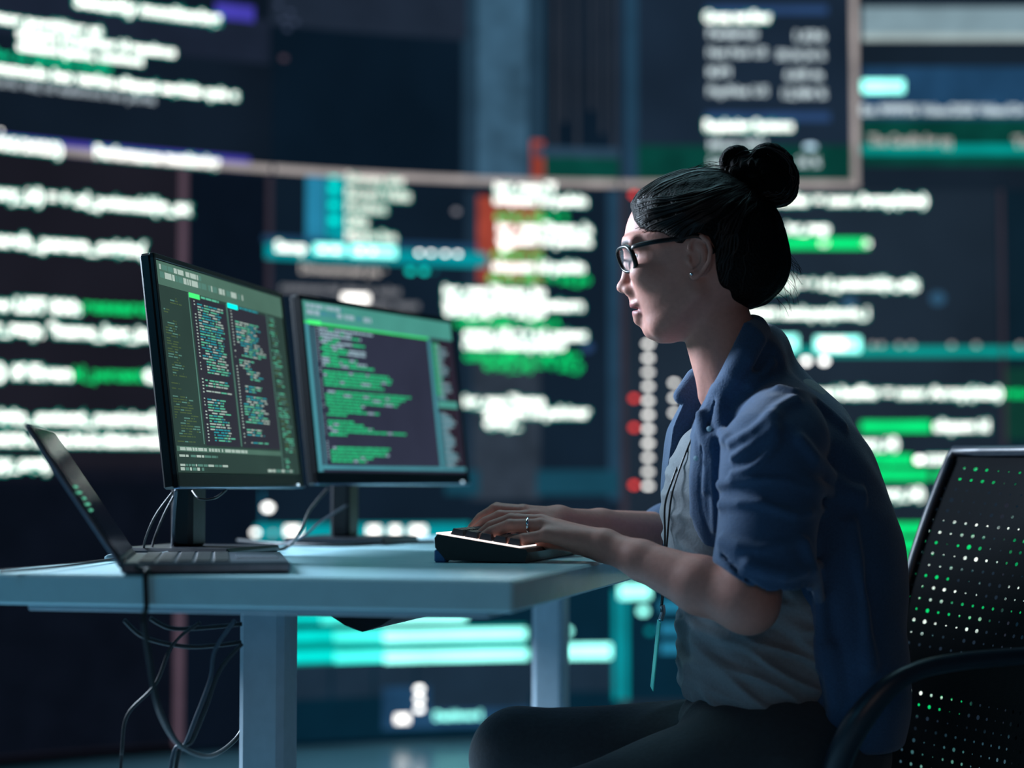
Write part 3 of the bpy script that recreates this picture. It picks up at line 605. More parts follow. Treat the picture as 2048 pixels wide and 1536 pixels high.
def head_sdf(q):
    d = ell(q, (0, 0, 15), (100.5, 73, 86)); z = q[:, 2]
    f, b, w_ = [np.interp(z, zt, a) for a in SLs]; c = (f + b) / 2; a = np.maximum((f - b) / 2, 1)
    rho = (np.abs((q[:, 0] - c) / a) ** 2.2 + np.abs(q[:, 1] / w_) ** 2.2) ** (1 / 2.2)
    s = np.maximum(np.maximum((rho - 1) * np.minimum(a, w_) * .85, -124 - z), z - 15); d = smin(d, s, 9)
    ay = np.abs(q[:, 1]); m = np.stack([q[:, 0], ay, z], 1)                   # symmetric copy
    d = smin(d, cap(m, (93, 16, 6), (86, 46, 5), 7, 6), 12)                   # brow
    d = smin(d, ell(m, (67, 42, -35), (22, 17, 15)), 18)                      # cheekbone
    d = smin(d, cap(m, (4, 56, -62), (52, 24, -106), 9, 10), 16)              # jaw
    d = smin(d, ell(q, (63, 0, -106), (13, 17, 12)), 9)                       # chin
    d = smax(d, -ell(m, (101, 37, -10), (16, 22, 10)), 11)                     # eye socket
    d = smin(d, cap(q, (93, 0, -6), (99, 0, -44), 6, 8), 7)                   # nose
    d = smin(d, ell(q, (102.5, 0, -49), (9, 8, 7.5)), 7)
    d = smin(d, ell(m, (92, 10.5, -54), (9, 5.5, 6.5)), 8)
    d = smax(d, -ell(m, (99, 5.5, -60), (5, 2.8, 3.5)), 2)
    d = smin(d, cap(q, (84, 0, -64), (82, 0, -92), 9, 7), 12)                 # muzzle
    d = smin(d, ell(q, (82.5, 0, -72.5), (10.5, 21, 5)), 5)
    d = smin(d, ell(q, (78.5, 0, -85), (10.5, 18, 5.6)), 3.5)
    d = smax(d, -ell(q, (93, 0, -78.6), (14, 25, 1.3)), 2)
    d = smin(d, ell(m, (74, 32, -12), (13.1, 14, 12.2)), 5)                 # eyelids
    d = smax(d, -ell(m, (88, 35, -12.3), (14, 13, 4.0)), 1.2)
    # ear
    def e3(pp, y): x_, z_ = mm(*pp); return (x_, y + 1 + max(0, -x_) * .45, z_)
    e = chain(m, [e3(t, 74) for t in ear_loops['helix']], [3, 3.1, 3.3, 3.4, 3.4, 3.2, 3, 2.8, 3])
    e = smin(e, chain(m, [e3(t, 72) for t in ear_loops['anti']], [2.4] * 5), 3)
    e = smin(e, ell(m, e3((1391, 563), 73), (6.5, 3.8, 7)), 4)
    bs = ell(m, (-3, 71, -18), (15, 6.5, 25)); bs = smax(bs, -ell(m, e3((1392, 531), 74), (8.5, 9, 14)), 1.5); e = smin(e, bs, 3)
    e = smin(e, ell(m, e3((1380, 532), 70), (3, 3, 4.5)), 4)
    d = smin(d, e, 3)
    # neck
    n = cap(q, (-8, 0, -55), (-54, 0, -205), 44.5, 51); n = smin(n, cap(m, (-14, 40, -55), (-8, 10, -195), 7, 8), 14)
    d = smin(d, n, 16)
    return d / 1000
# joints --------------------------------------------------------------
NSH, NEL, NWR = P(1565, 860, 2.33), P(1496, 1205, 2.28), P(1215, 1093, 2.40)
FSH, FEL, FWR = P(1520, 860, 2.68), P(1425, 1085, 2.80), P(1120, 1043, 2.62)
def hand(p, wr, mcp, fingers, thumb, sgn):
    d = None
    for i, k in enumerate(mcp):
        e = cap(p, wr + (k - wr) * .12, k, .0155, .0098); d = e if d is None else smin(d, e, .010)
    c = sum(mcp) / 4; d = smin(d, cap(p, wr + (c - wr) * .35 - Z * .006, wr + (c - wr) * .8 - Z * .004, .013, .012), .012)
    d = smin(d, cap(p, wr, wr + (thumb[0] - wr), .018, .014), .012)
    for fg, k, r in zip(fingers, mcp, (.0088, .0089, .0085, .0075)):
        pts = [k] + fg; e = chain(p, pts, [r * 1.04, r, r * .9, r * .74])
        e = smin(e, np.linalg.norm(p - pts[1], axis=1) - r * 1.03, .002); d = smin(d, e, .0032)
    e = chain(p, thumb, [.0125, .0105, .0095, .0078]); d = smin(d, e, .007)
    return d
N_M = [P(1092, 1050, 2.475), P(1083, 1043, 2.455), P(1082, 1050, 2.43), P(1094, 1070, 2.412)]
N_F = [[P(1035, 1040, 2.49), P(998, 1052, 2.49), P(968, 1072, 2.49)], [P(1022, 1040, 2.462), P(982, 1053, 2.462), P(950, 1078, 2.462)], [P(1020, 1051, 2.435), P(982, 1064, 2.437), P(951, 1085, 2.437)], [P(1048, 1078, 2.418), P(1018, 1084, 2.426), P(992, 1093, 2.432)]]
N_T = [P(1160, 1088, 2.455), P(1115, 1085, 2.487), P(1080, 1083, 2.50), P(1050, 1088, 2.505)]
F_M = [P(1052, 1034, 2.565), P(1045, 1024, 2.59), P(1046, 1022, 2.615), P(1055, 1027, 2.635)]
F_F = [[P(1000, 1033, 2.56), P(970, 1045, 2.56), P(948, 1062, 2.56)], [P(990, 1020, 2.59), P(962, 1036, 2.592), P(944, 1056, 2.592)], [P(994, 1017, 2.62), P(966, 1033, 2.62), P(950, 1052, 2.62)], [P(1006, 1023, 2.645), P(982, 1036, 2.65), P(966, 1052, 2.65)]]
F_T = [P(1098, 1052, 2.585), P(1065, 1056, 2.55), P(1042, 1062, 2.535), P(1020, 1070, 2.53)]
def inbox(p, pts, m): a = np.min(pts, 0) - m; b = np.max(pts, 0) + m; return ((p > a) & (p < b)).all(1)
def sub(p, d, mask, fn, k):
    if mask.any():
        e = fn(p[mask]); d[mask] = smin(d[mask], e, k)
    return d
def skin_sdf(p):
    d = np.full(len(p), .2)
    d = sub(p, d, inbox(p, [HO - [.14, .1, .22], HO + [.14, .1, .12]], .02), lambda q: head_sdf(toH(q)), .004)
    d = np.minimum(d, np.linalg.norm((p - HO) / [1, 1, 1.3], axis=1) - .03 + .0) if False else d
    nb = P(1478, 815, 2.5)
    d = smin(d, chain(p, [FSH - Z * .02, nb, NSH - Z * .025], [.03, .036, .03]), .02)
    d = smin(d, ell(p, P(1540, 990, 2.5), (.08, .12, .17)), .03)
    d = smin(d, chain(p, [NSH - Z * .03, NEL], [.036, .036], .01), .02)
    fm = NEL + (NWR - NEL) * .32 - Z * .002
    d = smin(d, chain(p, [NEL, fm, NEL + (NWR - NEL) * .75, NWR], [.0345, .036, .0245, .0195], .01), .02)
    d = smin(d, chain(p, [FSH - Z * .03, FEL], [.036, .036], .01), .02)
    d = smin(d, chain(p, [FEL, FEL + (FWR - FEL) * .3, FEL + (FWR - FEL) * .75, FWR], [.035, .036, .025, .0195], .01), .02)
    d = sub(p, d, inbox(p, N_M + sum(N_F, []) + N_T + [NWR], .03), lambda q: hand(q, NWR, N_M, N_F, N_T, 1), .010)
    d = sub(p, d, inbox(p, F_M + sum(F_F, []) + F_T + [FWR], .03), lambda q: hand(q, FWR, F_M, F_F, F_T, -1), .010)
    return d
sk = mat('skin', (190, 132, 118), .56, 0, .15, 160, .06, .35, None, .12)
lo = np.min([P(930, 1110, 2.4), P(1500, 1300, 2.2), P(1400, 330, 2.35)], 0) - [.01, .0, .01]; hi = np.max([P(1660, 1000, 2.7), P(1400, 320, 2.5), P(1420, 1000, 2.86)], 0) + .02
lo[1] = 2.19; hi[1] = 2.87
v, q = mesh_sdf(skin_sdf, lo, hi, .0021)
me = np_mesh('body', v, q)
# lip and brow tint belongs to the skin itself
ql = toH(v); lip = np.exp(-((ql[:, 2] + 79) / 8.5) ** 4) * np.exp(-(ql[:, 1] / 21) ** 4) * (ql[:, 0] > 74)
brow = np.exp(-((ql[:, 2] - 7 + (np.abs(ql[:, 1]) - 30) ** 2 * .006) / 3.4) ** 4) * np.exp(-((np.abs(ql[:, 1]) - 32) / 19) ** 6) * (ql[:, 0] > 55)
ca = me.color_attributes.new('tint', 'FLOAT_COLOR', 'POINT'); t4 = np.zeros((len(v), 4), np.float32); t4[:, 0] = lip; t4[:, 1] = brow; t4[:, 3] = 1; ca.data.foreach_set('color', t4.ravel())
nt = sk.node_tree; b_ = nt.nodes['Principled BSDF']; src = b_.inputs['Base Color'].links[0].from_socket
at = nt.nodes.new('ShaderNodeAttribute'); at.attribute_name = 'tint'; sp = nt.nodes.new('ShaderNodeSeparateColor'); nt.links.new(at.outputs['Color'], sp.inputs[0])
for k_, rgb in ((0, (140, 66, 72)), (1, (40, 28, 26))):
    mx = nt.nodes.new('ShaderNodeMix'); mx.data_type = 'RGBA'; nt.links.new(sp.outputs[k_], mx.inputs['Factor']); nt.links.new(src, mx.inputs['A']); mx.inputs['B'].default_value = (*lin(rgb), 1); src = mx.outputs['Result']
nt.links.new(src, b_.inputs['Base Color'])
body = wrap('body', me, sk, person)
for s_ in (1, -1):
    ey = MB(); c = fromH((74.2, 32 * s_, -12)); ey.lathe(c - HR[0] * .0124, [(max(.0001, .0124 * math.sin(t)), .0124 * (1 - math.cos(t))) for t in np.linspace(0, pi, 14)], 20, HR[0]); e_ = ey.build('eye', mat('eye_white', (215, 210, 205), .2), person, True)
    ir = MB(); ir.lathe(c + HR[0] * .0112, [(.0056, 0), (.0054, .0008), (.0045, .0014), (.0002, .0017)], 20, HR[0]); ir.build('iris', mat('brown_iris', (52, 34, 26), .15), e_, True)
# nails
nm = mat('finger_nail', (205, 160, 150), .25, 0, 0, 50)
for fs in (N_F, F_F):
    for fg in fs:
        t = fg[2]; dr = (fg[2] - fg[1]) / np.linalg.norm(fg[2] - fg[1]); n_ = Z - dr * (Z @ dr); n_ /= np.linalg.norm(n_); sd = np.cross(dr, n_)
        MB().box(t + n_ * .0050 + dr * .0005, (.009, .0078, .0014), (dr, sd, n_), .0006).build('fingernail', nm, body)
# ring and earring
def ring_at(a, b, t, r, name, m, par):
    c = a + (b - a) * t; ax = (b - a) / np.linalg.norm(b - a); u = np.cross(ax, Z); u /= np.linalg.norm(u); w2 = np.cross(ax, u)
    return MB().tube([c + (u * math.cos(k) + w2 * math.sin(k)) * r for k in np.linspace(0, 2 * pi, 25)[:-1]], .0013, 6, 1.6, True).build(name, m, par, True)
slv = mat('silver', (220, 225, 230), .15, 1)
ring_at(N_M[2], N_F[2][0], .42, .0094, 'ring', slv, person)
MB().lathe(fromH((*mm(1386, 562)[:1], 77, mm(1386, 562)[1])), [(.0001, -.001), (.002, 0), (.0022, .001), (.0012, .0024), (.0001, .0028)], 12, HR[1]).build('earring', slv, person, True)

# ---- hair
HL = [mm(*t) for t in ((1253, 402), (1264, 420), (1271, 445), (1283, 463), (1305, 474), (1328, 478), (1345, 488), (1356, 499), (1368, 501), (1375, 494), (1382, 486), (1400, 481), (1420, 488), (1431, 510), (1433, 550), (1440, 588), (1458, 610), (1495, 624))] + [(-220, -100), (-220, 220), (220, 220), (220, 64)]
hn = Noise(26, 22, 70, 3); hn2 = Noise(14, .02, .06, 8)
BN = np.array([-74., 0, 84.])
def hair_sdf(p):
    q = toH(p); d = smin(ell(q, (0, 0, 14), (112, 85, 94.5)), ell(q, (-58, 0, -16), (62, 80, 64)), 14)
    dr = q - BN; dr /= (np.linalg.norm(dr, axis=1)[:, None] + 1e-6)
    d = d - hn(dr) * .8 + np.sin(q[:, 0] * .05) * .6
    pd = poly_sd(q[:, 0], q[:, 2], HL); d = d + 6.5 * np.exp(np.minimum(pd, 0) / 9) * np.clip((q[:, 0] + 25) / 40, 0, 1)
    d = smax(d, pd, 3)
    return d / 1000
hm = mat('dark_hair', (12, 8, 8), .34, 0, 0, 40, .3, .1)
def strands(m, origin, sc=55, k=.5):
    nt = m.node_tree; b = nt.nodes['Principled BSDF']; tc = nt.nodes.new('ShaderNodeTexCoord'); su = nt.nodes.new('ShaderNodeVectorMath'); su.operation = 'SUBTRACT'; su.inputs[1].default_value = [float(x) for x in origin]
    no = nt.nodes.new('ShaderNodeVectorMath'); no.operation = 'NORMALIZE'; nz = nt.nodes.new('ShaderNodeTexNoise'); nz.inputs['Scale'].default_value = sc; nz.inputs['Detail'].default_value = 3
    nt.links.new(tc.outputs['Object'], su.inputs[0]); nt.links.new(su.outputs[0], no.inputs[0]); nt.links.new(no.outputs[0], nz.inputs['Vector'])
    bp = nt.nodes.new('ShaderNodeBump'); bp.inputs['Strength'].default_value = 1; bp.inputs['Distance'].default_value = .004
    nt.links.new(nz.outputs['Fac'], bp.inputs['Height']); nt.links.new(bp.outputs[0], b.inputs['Normal'])
    mr = nt.nodes.new('ShaderNodeMapRange'); mr.inputs[3].default_value = .3; mr.inputs[4].default_value = .75; nt.links.new(nz.outputs['Fac'], mr.inputs[0]); nt.links.new(mr.outputs[0], b.inputs['Roughness'])
strands(hm, fromH((-74, 0, 84)))
l0, h0 = HO - .17, HO + .17; l0[2] = HO[2] - .1; h0[2] = HO[2] + .125; l0[1] = HO[1] - .1; h0[1] = HO[1] + .1
hair = sdf_part('hair', hair_sdf, l0, h0, .0016, hm, person)
cand = []
rh = random.Random(3)
for i in range(len(HL) - 5):
    for k in range(9):
        t = rh.random(); x, z = HL[i][0] * (1 - t) + HL[i + 1][0] * t, HL[i][1] * (1 - t) + HL[i + 1][1] * t; cand.append((x, 1, z))
for i in range(34): cand.append((rh.uniform(60, 96), rh.uniform(-.75, .95), 62))
st_p = []
for x, sy, z in cand:
    y0 = 82 * math.sqrt(max(.0, 1 - (x / 112) ** 2)) * (sy if sy != 1 else rh.uniform(.93, 1)); st_p.append([(x, y0, z)] + [tuple(np.array([x, y0, z]) + (BN - [0, 0, 10] - np.array([x, y0, z])) * t + [0, 60 * math.sin(pi * t) * (1 if sy == 1 else .3 * sy), (24 if sy != 1 else 4) * math.sin(pi * t)]) for t in np.linspace(.05, 1, 15)])
st_p = fromH(np.array(st_p).reshape(-1, 3))
for _ in range(5):
    e = 4e-4; d0 = hair_sdf(st_p); gr = np.stack([hair_sdf(st_p + np.eye(3)[k] * e) - d0 for k in range(3)], 1) / e; gr /= np.linalg.norm(gr, axis=1)[:, None] + 1e-6
    st_p = st_p - gr * np.clip(d0 - .0002, -.02, .02)[:, None]
st_p = st_p.reshape(len(cand), 16, 3); lk = MB()
for k, a in enumerate(st_p):
    if np.linalg.norm(np.diff(a, axis=0), axis=1).max() < .03: lk.tube(smooth_path(a, 2), [.0003 + .0006 * math.sin(pi * min(1, i / 30 + .1)) * (.6 + .4 * math.sin(k)) for i in range(31)], 5)
hm2 = mat('brown_hair_strand', (30, 22, 21), .40, 0, 0, 60, .4, .3)
lk.build('hair_lock', hm2, hair, True)
BC = np.array([-79.5, 0, 93.])
def bun_sdf(p):
    q = toH(p); r = q - BC; th = np.arctan2(r[:, 2], r[:, 0]); rr = np.hypot(r[:, 0], r[:, 2])
    d = ell(q, BC + [2, 0, 0], (45, 38, 35)); d = smin(d, ell(q, BC + [26, 2, 8], (20, 22, 22)), 8); d = smin(d, ell(q, (-49, 12, 112), (14, 14, 13)), 4); d = smin(d, ell(q, BC + [-28, 0, -14], (22, 28, 22)), 8)
    wv = np.sin(th * 2 + rr * .17 + r[:, 1] * .05) * 2.2 + np.sin(th * 9 - rr * .35 + r[:, 1] * .22) * .9 + np.sin(r[:, 1] * .5 + th * 4 + rr * .2) * .8
    d = d - wv
    loops = (([(1466, 352), (1452, 338), (1450, 320), (1464, 305), (1484, 304), (1496, 322), (1490, 345)], 14, 7), ([(1500, 356), (1508, 325), (1524, 305), (1550, 305), (1574, 325)], 22, 8), ([(1500, 372), (1530, 336), (1558, 322), (1582, 348), (1584, 376), (1568, 398)], 14, 9), ([(1470, 350), (1500, 374), (1540, 386), (1570, 386)], 26, 8), ([(1462, 330), (1480, 325), (1500, 352), (1520, 388), (1556, 402)], -8, 9))
    for pts, y, r_ in loops: d = smin(d, chain(q, smooth_path([(mm(*t)[0], y, mm(*t)[1]) for t in pts], 3), [r_ * .95] * (3 * (len(pts) - 1) + 1)) - np.sin(q[:, 1] * .9 + q[:, 0] * .5) * .5, 2.2)
    return d / 1000
bc = fromH(BC); sdf_part('hair_bun', bun_sdf, bc - .075, bc + .075, .0016, hm, hair)
bp_ = []
for k in range(60):
    a1, a2 = rh.uniform(0, 6.28), rh.uniform(-1.1, 1.1); cz = BC + [rh.uniform(-6, 6), 0, rh.uniform(-4, 4)]
    for t in np.linspace(0, rh.uniform(2.2, 4.2), 20): bp_.append(cz + np.array([48 * math.cos(a1 + t), 34 * a2 + 10 * math.sin(t * 1.5), 40 * math.sin(a1 + t)]) * (1 - .08 * t * (k % 3)))
bp_ = fromH(np.array(bp_))
for _ in range(6):
    e = 4e-4; d0 = bun_sdf(bp_); gr = np.stack([bun_sdf(bp_ + np.eye(3)[k] * e) - d0 for k in range(3)], 1) / e; gr /= np.linalg.norm(gr, axis=1)[:, None] + 1e-6
    bp_ = bp_ - gr * np.clip(d0 - .0001, -.02, .02)[:, None]
bl_ = MB()
for a in bp_.reshape(60, 20, 3):
    if np.linalg.norm(np.diff(a, axis=0), axis=1).max() < .02: bl_.tube(smooth_path(a, 2), [.0009 * math.sin(pi * (i + 1) / 41) + .0002 for i in range(39)], 5)
bl_.build('hair_lock', hm2, hair, True)
st = MB(); rs = random.Random(11)
def strand(a, b, bend, r=.00028):
    a = np.array(a, float); b = np.array(b, float); m_ = (a + b) / 2 + bend; st.tube(smooth_path([a, m_, b], 5), [r] * 11, 4)
for i in range(34):   # flyaways over the crown and at the nape
    x = rs.uniform(-30, 70); z = 14 + 94 * math.sqrt(max(0, 1 - (x / 112) ** 2)); y = rs.uniform(-20, 25); strand(fromH((x, y, z - 2)), fromH((x - rs.uniform(25, 50), y, z - 2 + rs.uniform(2, 9))), np.array([0, 0, rs.uniform(.001, .005)]))
for i in range(22):
    t_ = rs.uniform(-.9, .35); x = -62 - 58 * math.cos(t_); z = -18 + 62 * math.sin(t_); strand(fromH((x + 4, rs.uniform(-10, 30), z)), fromH((x - rs.uniform(2, 16), rs.uniform(-10, 30), z - rs.uniform(8, 34))), np.array([rs.uniform(0, .006), 0, 0]))
for i in range(26):   # fine hair swept back from the temple
    x0, z0 = mm(rs.uniform(1268, 1335), rs.uniform(448, 478)); y0 = 74 * math.sqrt(max(0, 1 - (x0 / 100) ** 2)) + 2.5
    st.tube([fromH((x0 - k * 8, min(78, y0 + k * 3.2 + 1), z0 - 2 + k * (3 + .6 * math.sin(i)))) for k in range(5)], .0004, 4)
st.build('stray_hair', hm, hair)
# ---- eyeglasses
gl = empty('eyeglasses', fromH((100, 0, -10)), 'black framed eyeglasses worn by the person', 'eyeglasses')
bk = mat('glossy_black_acetate', (8, 9, 12), .35, 0, 0, 40, .1, .4); glass = mat('lens_glass', (200, 225, 235), .03, 0, 0, 20, .03, .6, None, 0, .10)
for s_ in (1, -1):
    cc = np.array([95.5, 34 * s_, -15.]); ux = np.array([-.42, .91 * s_, 0.]); uz = np.array([.33, 0, .94]); ring = []
    for k in range(28):
        t = 2 * pi * k / 28; cx_, cz_ = math.copysign(abs(math.cos(t)) ** .7, math.cos(t)), math.copysign(abs(math.sin(t)) ** .7, math.sin(t)); ring.append(fromH(cc + ux * 25 * cx_ + uz * 17.5 * cz_ * (1 if cz_ > 0 else 1)))
    MB().tube(ring, .0024, 8, 1.4, True).build('rim', bk, gl, True); MB().add([r_ for r_ in ring] + [fromH(cc)], [(k, (k + 1) % 28, 28) for k in range(28)]).build('lens', glass, gl)
    tp = [fromH((87, 57 * s_, -4)), fromH((84, 64 * s_, -2)), fromH((60, 73 * s_, 2)), fromH((25, 77 * s_, 6)), fromH((6, 78 * s_, 9)), fromH((-8, 77 * s_, 4)), fromH((-20, 75 * s_, -14))]
    MB().tube(smooth_path(tp, 4), [.0015] * 25, 8, 2.3).build('temple_arm', bk, gl, True)
MB().tube([fromH((107 - abs(y) * .12, y, -11 + abs(y) * -.1)) for y in (-10, -5, 0, 5, 10)], .0021, 6).build('bridge', bk, gl, True)

# ---- t-shirt
tn = Noise(16, 25, 80, 21); tn2 = Noise(12, 60, 150, 22)
def tee_sdf(p):
    d = ell(p, P(1448, 1015, 2.49), (.082, .115, .125)); d = smin(d, ell(p, P(1480, 1235, 2.49), (.080, .125, .15)), .05)
    d = smin(d, ell(p, P(1500, 1350, 2.49), (.085, .140, .075)), .03); d = smin(d, ell(p, P(1580, 1000, 2.5), (.09, .14, .17)), .05); d = smin(d, ell(p, P(1590, 1260, 2.5), (.09, .135, .17)), .04)
    q = p * [1, 1, 2.4] + np.stack([p[:, 2] * .5, 0 * p[:, 0], p[:, 0] * .9], 1)
    w_ = np.clip((1.0 - p[:, 2]) / .3, .25, 1); d = d - (1 - np.abs(np.clip(tn(q), -1, 1))) * .0075 * w_ - tn2(q) * .0012 * w_
    # hem
    hx = P(1400, 1412, 2.42)[2]; d = smax(d, hx + .02 * np.sin(p[:, 0] * 40) * .4 - p[:, 2] + (.0 if True else 0), .006)
    return d
for_lo = P(1320, 1440, 2.3); sdf_part('t_shirt', tee_sdf, (.17, 2.33, .52), (.47, 2.68, 1.02), .0026, mat('grey_t_shirt', (124, 130, 136), .85, 0, .35, 260, .08, .3, None, 0, None, .2), person)

# ---- shirt
def pw(pts, d): return [(P(x, y, d)[0], P(x, y, d)[2]) for x, y in pts]
BIG = [(1700, 1700), (2300, 1700), (2300, 300), (1440, 300)]
near_cut = pw([(1440, 700), (1412, 800), (1385, 870), (1374, 950), (1376, 1030), (1404, 1100), (1450, 1160), (1530, 1210), (1580, 1300), (1612, 1400), (1640, 1560)], 2.41) + pw(BIG, 2.41)
far_cut = pw([(1400, 700), (1358, 790), (1330, 860), (1320, 930), (1318, 1010), (1330, 1060), (1400, 1150), (1560, 1235), (1612, 1400), (1640, 1560)], 2.6) + pw(BIG, 2.6)
sn = Noise(14, 18, 48, 31); sn2 = Noise(16, 60, 140, 32)
def shirt_base(p):
    d = ell(p, P(1475, 945, 2.5), (.097, .145, .145)); d = smin(d, ell(p, P(1560, 935, 2.5), (.104, .15, .122)), .03)
    d = smin(d, ell(p, P(1634, 1085, 2.5), (.098, .16, .185)), .035); d = smin(d, ell(p, P(1692, 1330, 2.5), (.080, .17, .20)), .06)
    d = smin(d, chain(p, [P(1500, 742, 2.5), P(1548, 800, 2.42), P(1558, 868, 2.335)], [.032, .036, .052]), .025)
    d = smin(d, chain(p, [P(1500, 742, 2.5), P(1532, 800, 2.6), P(1515, 868, 2.68)], [.032, .036, .052]), .025)
    d = smin(d, chain(p, [P(1505, 705, 2.5), P(1625, 862, 2.5)], [.032, .053]), .022)
    d = smin(d, ell(p, P(1440, 850, 2.5), (.055, .10, .07)), .03); d = smin(d, ell(p, P(1441, 965, 2.5), (.082, .142, .17)), .03)
    return smin(d, chain(p, [P(1530, 695, 2.5), P(1518, 722, 2.43), P(1485, 780, 2.405)], [.03, .032, .030]), .02)
def sleeves(p):
    n = chain(p, [P(1562, 872, 2.335), P(1540, 905, 2.315), P(1530, 948, 2.305)], [.052, .059, .060], .01)
    c = chain(p, [P(1540, 990, 2.30), P(1530, 1135, 2.285)], [.0605, .0625]); 
    n = smin(n, c, .006)
    f = chain(p, [FSH, FSH + (FEL - FSH) * .5, FEL + Z * .005], [.06, .062, .06]); f = smin(f, chain(p, [FEL, FEL + (FWR - FEL) * .28], [.055, .054]), .01)
    return n, f
H1, H2 = P(1440, 1128, 2.285), P(1590, 1235, 2.285)
hv = H2 - H1; hnrm = np.array([hv[2], 0, -hv[0]]); hnrm /= np.linalg.norm(hnrm); hnrm = hnrm if hnrm[2] < 0 else -hnrm
def surf(px, py, d0=2.1):
    q = P(px, py, d0)[None]; dr = q[0] - [0, 0, EYE]; dr /= np.linalg.norm(dr)
    for _ in range(60):
        n, f = sleeves(q); s = float(min(smin(shirt_base(q), n, .012)[0], 1)); q = q + dr * max(s * .8, .0002)
        if s < .0008 or q[0][1] > 2.8: break
    return q[0]
FOLDS = [([(1500, 752), (1462, 775), (1443, 800), (1441, 845), (1452, 880)], .007), ([(1590, 800), (1556, 820), (1546, 850), (1550, 880), (1530, 915), (1500, 938), (1466, 950)], .007),
         ([(1540, 835), (1505, 865), (1462, 888)], .006), ([(1545, 860), (1500, 895), (1465, 915)], .006), ([(1560, 780), (1620, 800), (1680, 850)], .006), ([(1600, 880), (1660, 960), (1720, 1000)], .007),
         ([(1440, 968), (1500, 958), (1580, 962), (1660, 985), (1720, 985)], .005), ([(1445, 1010), (1520, 1005), (1590, 1030), (1640, 1020)], .005), ([(1448, 1085), (1520, 1100), (1600, 1080)], .005), ([(1545, 725), (1530, 745), (1500, 770)], .004),
         ([(1400, 830), (1412, 900), (1412, 980)], .005), ([(1425, 880), (1428, 980), (1432, 1060)], .005), ([(1500, 1130), (1570, 1150), (1640, 1130)], .006), ([(1610, 1090), (1640, 1200), (1650, 1330)], .008), ([(1700, 1050), (1730, 1200), (1740, 1330)], .008), ([(1660, 1300), (1675, 1400), (1668, 1500)], .010)]
FP = [([surf(*t) for t in smooth_path([(a, b, 0)[:2] for a, b in pts], 2)], r) for pts, r in FOLDS]
SEAMS = [[surf(*t) for t in smooth_path(pts, 2)] for pts in ([(1436, 800), (1412, 870), (1400, 950), (1402, 1020), (1424, 1085)], [(1447, 1110), (1500, 1165), (1560, 1205)], [(1470, 742), (1500, 700), (1520, 672)])]
def shirt_sdf(p):
    d = shirt_base(p); near = p[:, 1] < 2.5
    x, z = p[:, 0], p[:, 2]; cut = np.where(near, 1., 1.)
    cut[near] = poly_sd(x[near], z[near], near_cut); cut[~near] = poly_sd(x[~near], z[~near], far_cut)
    d = smax(d, cut, .004)
    # hollow where the front stands open
    n, f = sleeves(p)
    inn = chain(p, [P(1536, 1060, 2.295), P(1524, 1250, 2.28)], [.0545, .058]); n = smax(n, -inn, .003)
    n = smax(n, (p - H1) @ hnrm, .003)
    d = smin(d, n, .012); d = smin(d, f, .02)
    d = smin(d, chain(p, [P(1534, 938, 2.29), P(1534, 939, 2.29)], [.001, .001]), .001)
    for pts, r in FP:
        lo_ = np.min(pts, 0) - .03; hi_ = np.max(pts, 0) + .03; m = ((p > lo_) & (p < hi_)).all(1)
        if m.any(): d[m] = smin(d[m], chain(p[m], pts, [r * 1.0] * len(pts)), .010)
    d = smax(d, -(chain(p, [P(1420, 956, 2.27), P(1500, 948, 2.225), P(1580, 950, 2.23), P(1650, 972, 2.26)], [.007] * 4)), .006)      # crease above the rolled cuff
    d = d - sn(p * [1, .6, 1]) * .0028 - sn2(p) * .0009
    col = chain(p, [P(1500, 640, 2.45), P(1493, 655, 2.412), P(1478, 695, 2.395), P(1455, 742, 2.390), P(1430, 785, 2.397)], [.0075, .0075, .008, .008, .007])
    col = smin(col, chain(p, [P(1528, 662, 2.45), P(1518, 682, 2.40), P(1497, 722, 2.380), P(1472, 760, 2.376), P(1446, 792, 2.386)], [.009, .009, .009, .009, .008]), .014)
    col = smin(col, chain(p, [P(1514, 651, 2.45), P(1506, 670, 2.405), P(1488, 708, 2.386), P(1464, 751, 2.382), P(1438, 789, 2.391)], [.0095, .0105, .0115, .011, .009]), .01)
    col = smin(col, chain(p, [P(1512, 650, 2.45), P(1485, 680, 2.505), P(1435, 728, 2.515), P(1392, 758, 2.515), P(1364, 792, 2.51)], [.011, .012, .014, .015, .012]), .008)
    neck = cap(p, fromH((-8, 0, -55)), fromH((-54, 0, -205)), .0435, .0495)
    d = smax(smin(d, col, .004), -neck, .003)
    for pts in SEAMS:
        m = ((p > np.min(pts, 0) - .02) & (p < np.max(pts, 0) + .02)).all(1)
        if m.any(): d[m] = smax(d[m], -chain(p[m], pts, [.0026] * len(pts)), .003)
    d = smax(d, .50 - z, .01)
    return d
shm = mat('blue_chambray', (52, 79, 112), .85, 0, .45, 420, .16, .3, None, 0, None, .25)
sdf_part('shirt', shirt_sdf, (.16, 2.19, .48), (.60, 2.88, 1.09), .0027, shm, person)
sp_ = MB()
for x, y, d_ in ((1421, 858, 2.36), (1395, 917, 2.372), (1366, 862, 2.56)):
    q = P(x, y, d_) if d_ > 2.5 else surf(x, y) - [.002, .004, 0]
    sp_ = MB().lathe(q, [(.0001, -.001), (.0034, 0), (.0036, .001), (.0026, .0013), (.0001, .0018)], 14, (-.5, -.85, .1)); sp_.build('button', mat('pearl_button', (170, 200, 215), .25), person)

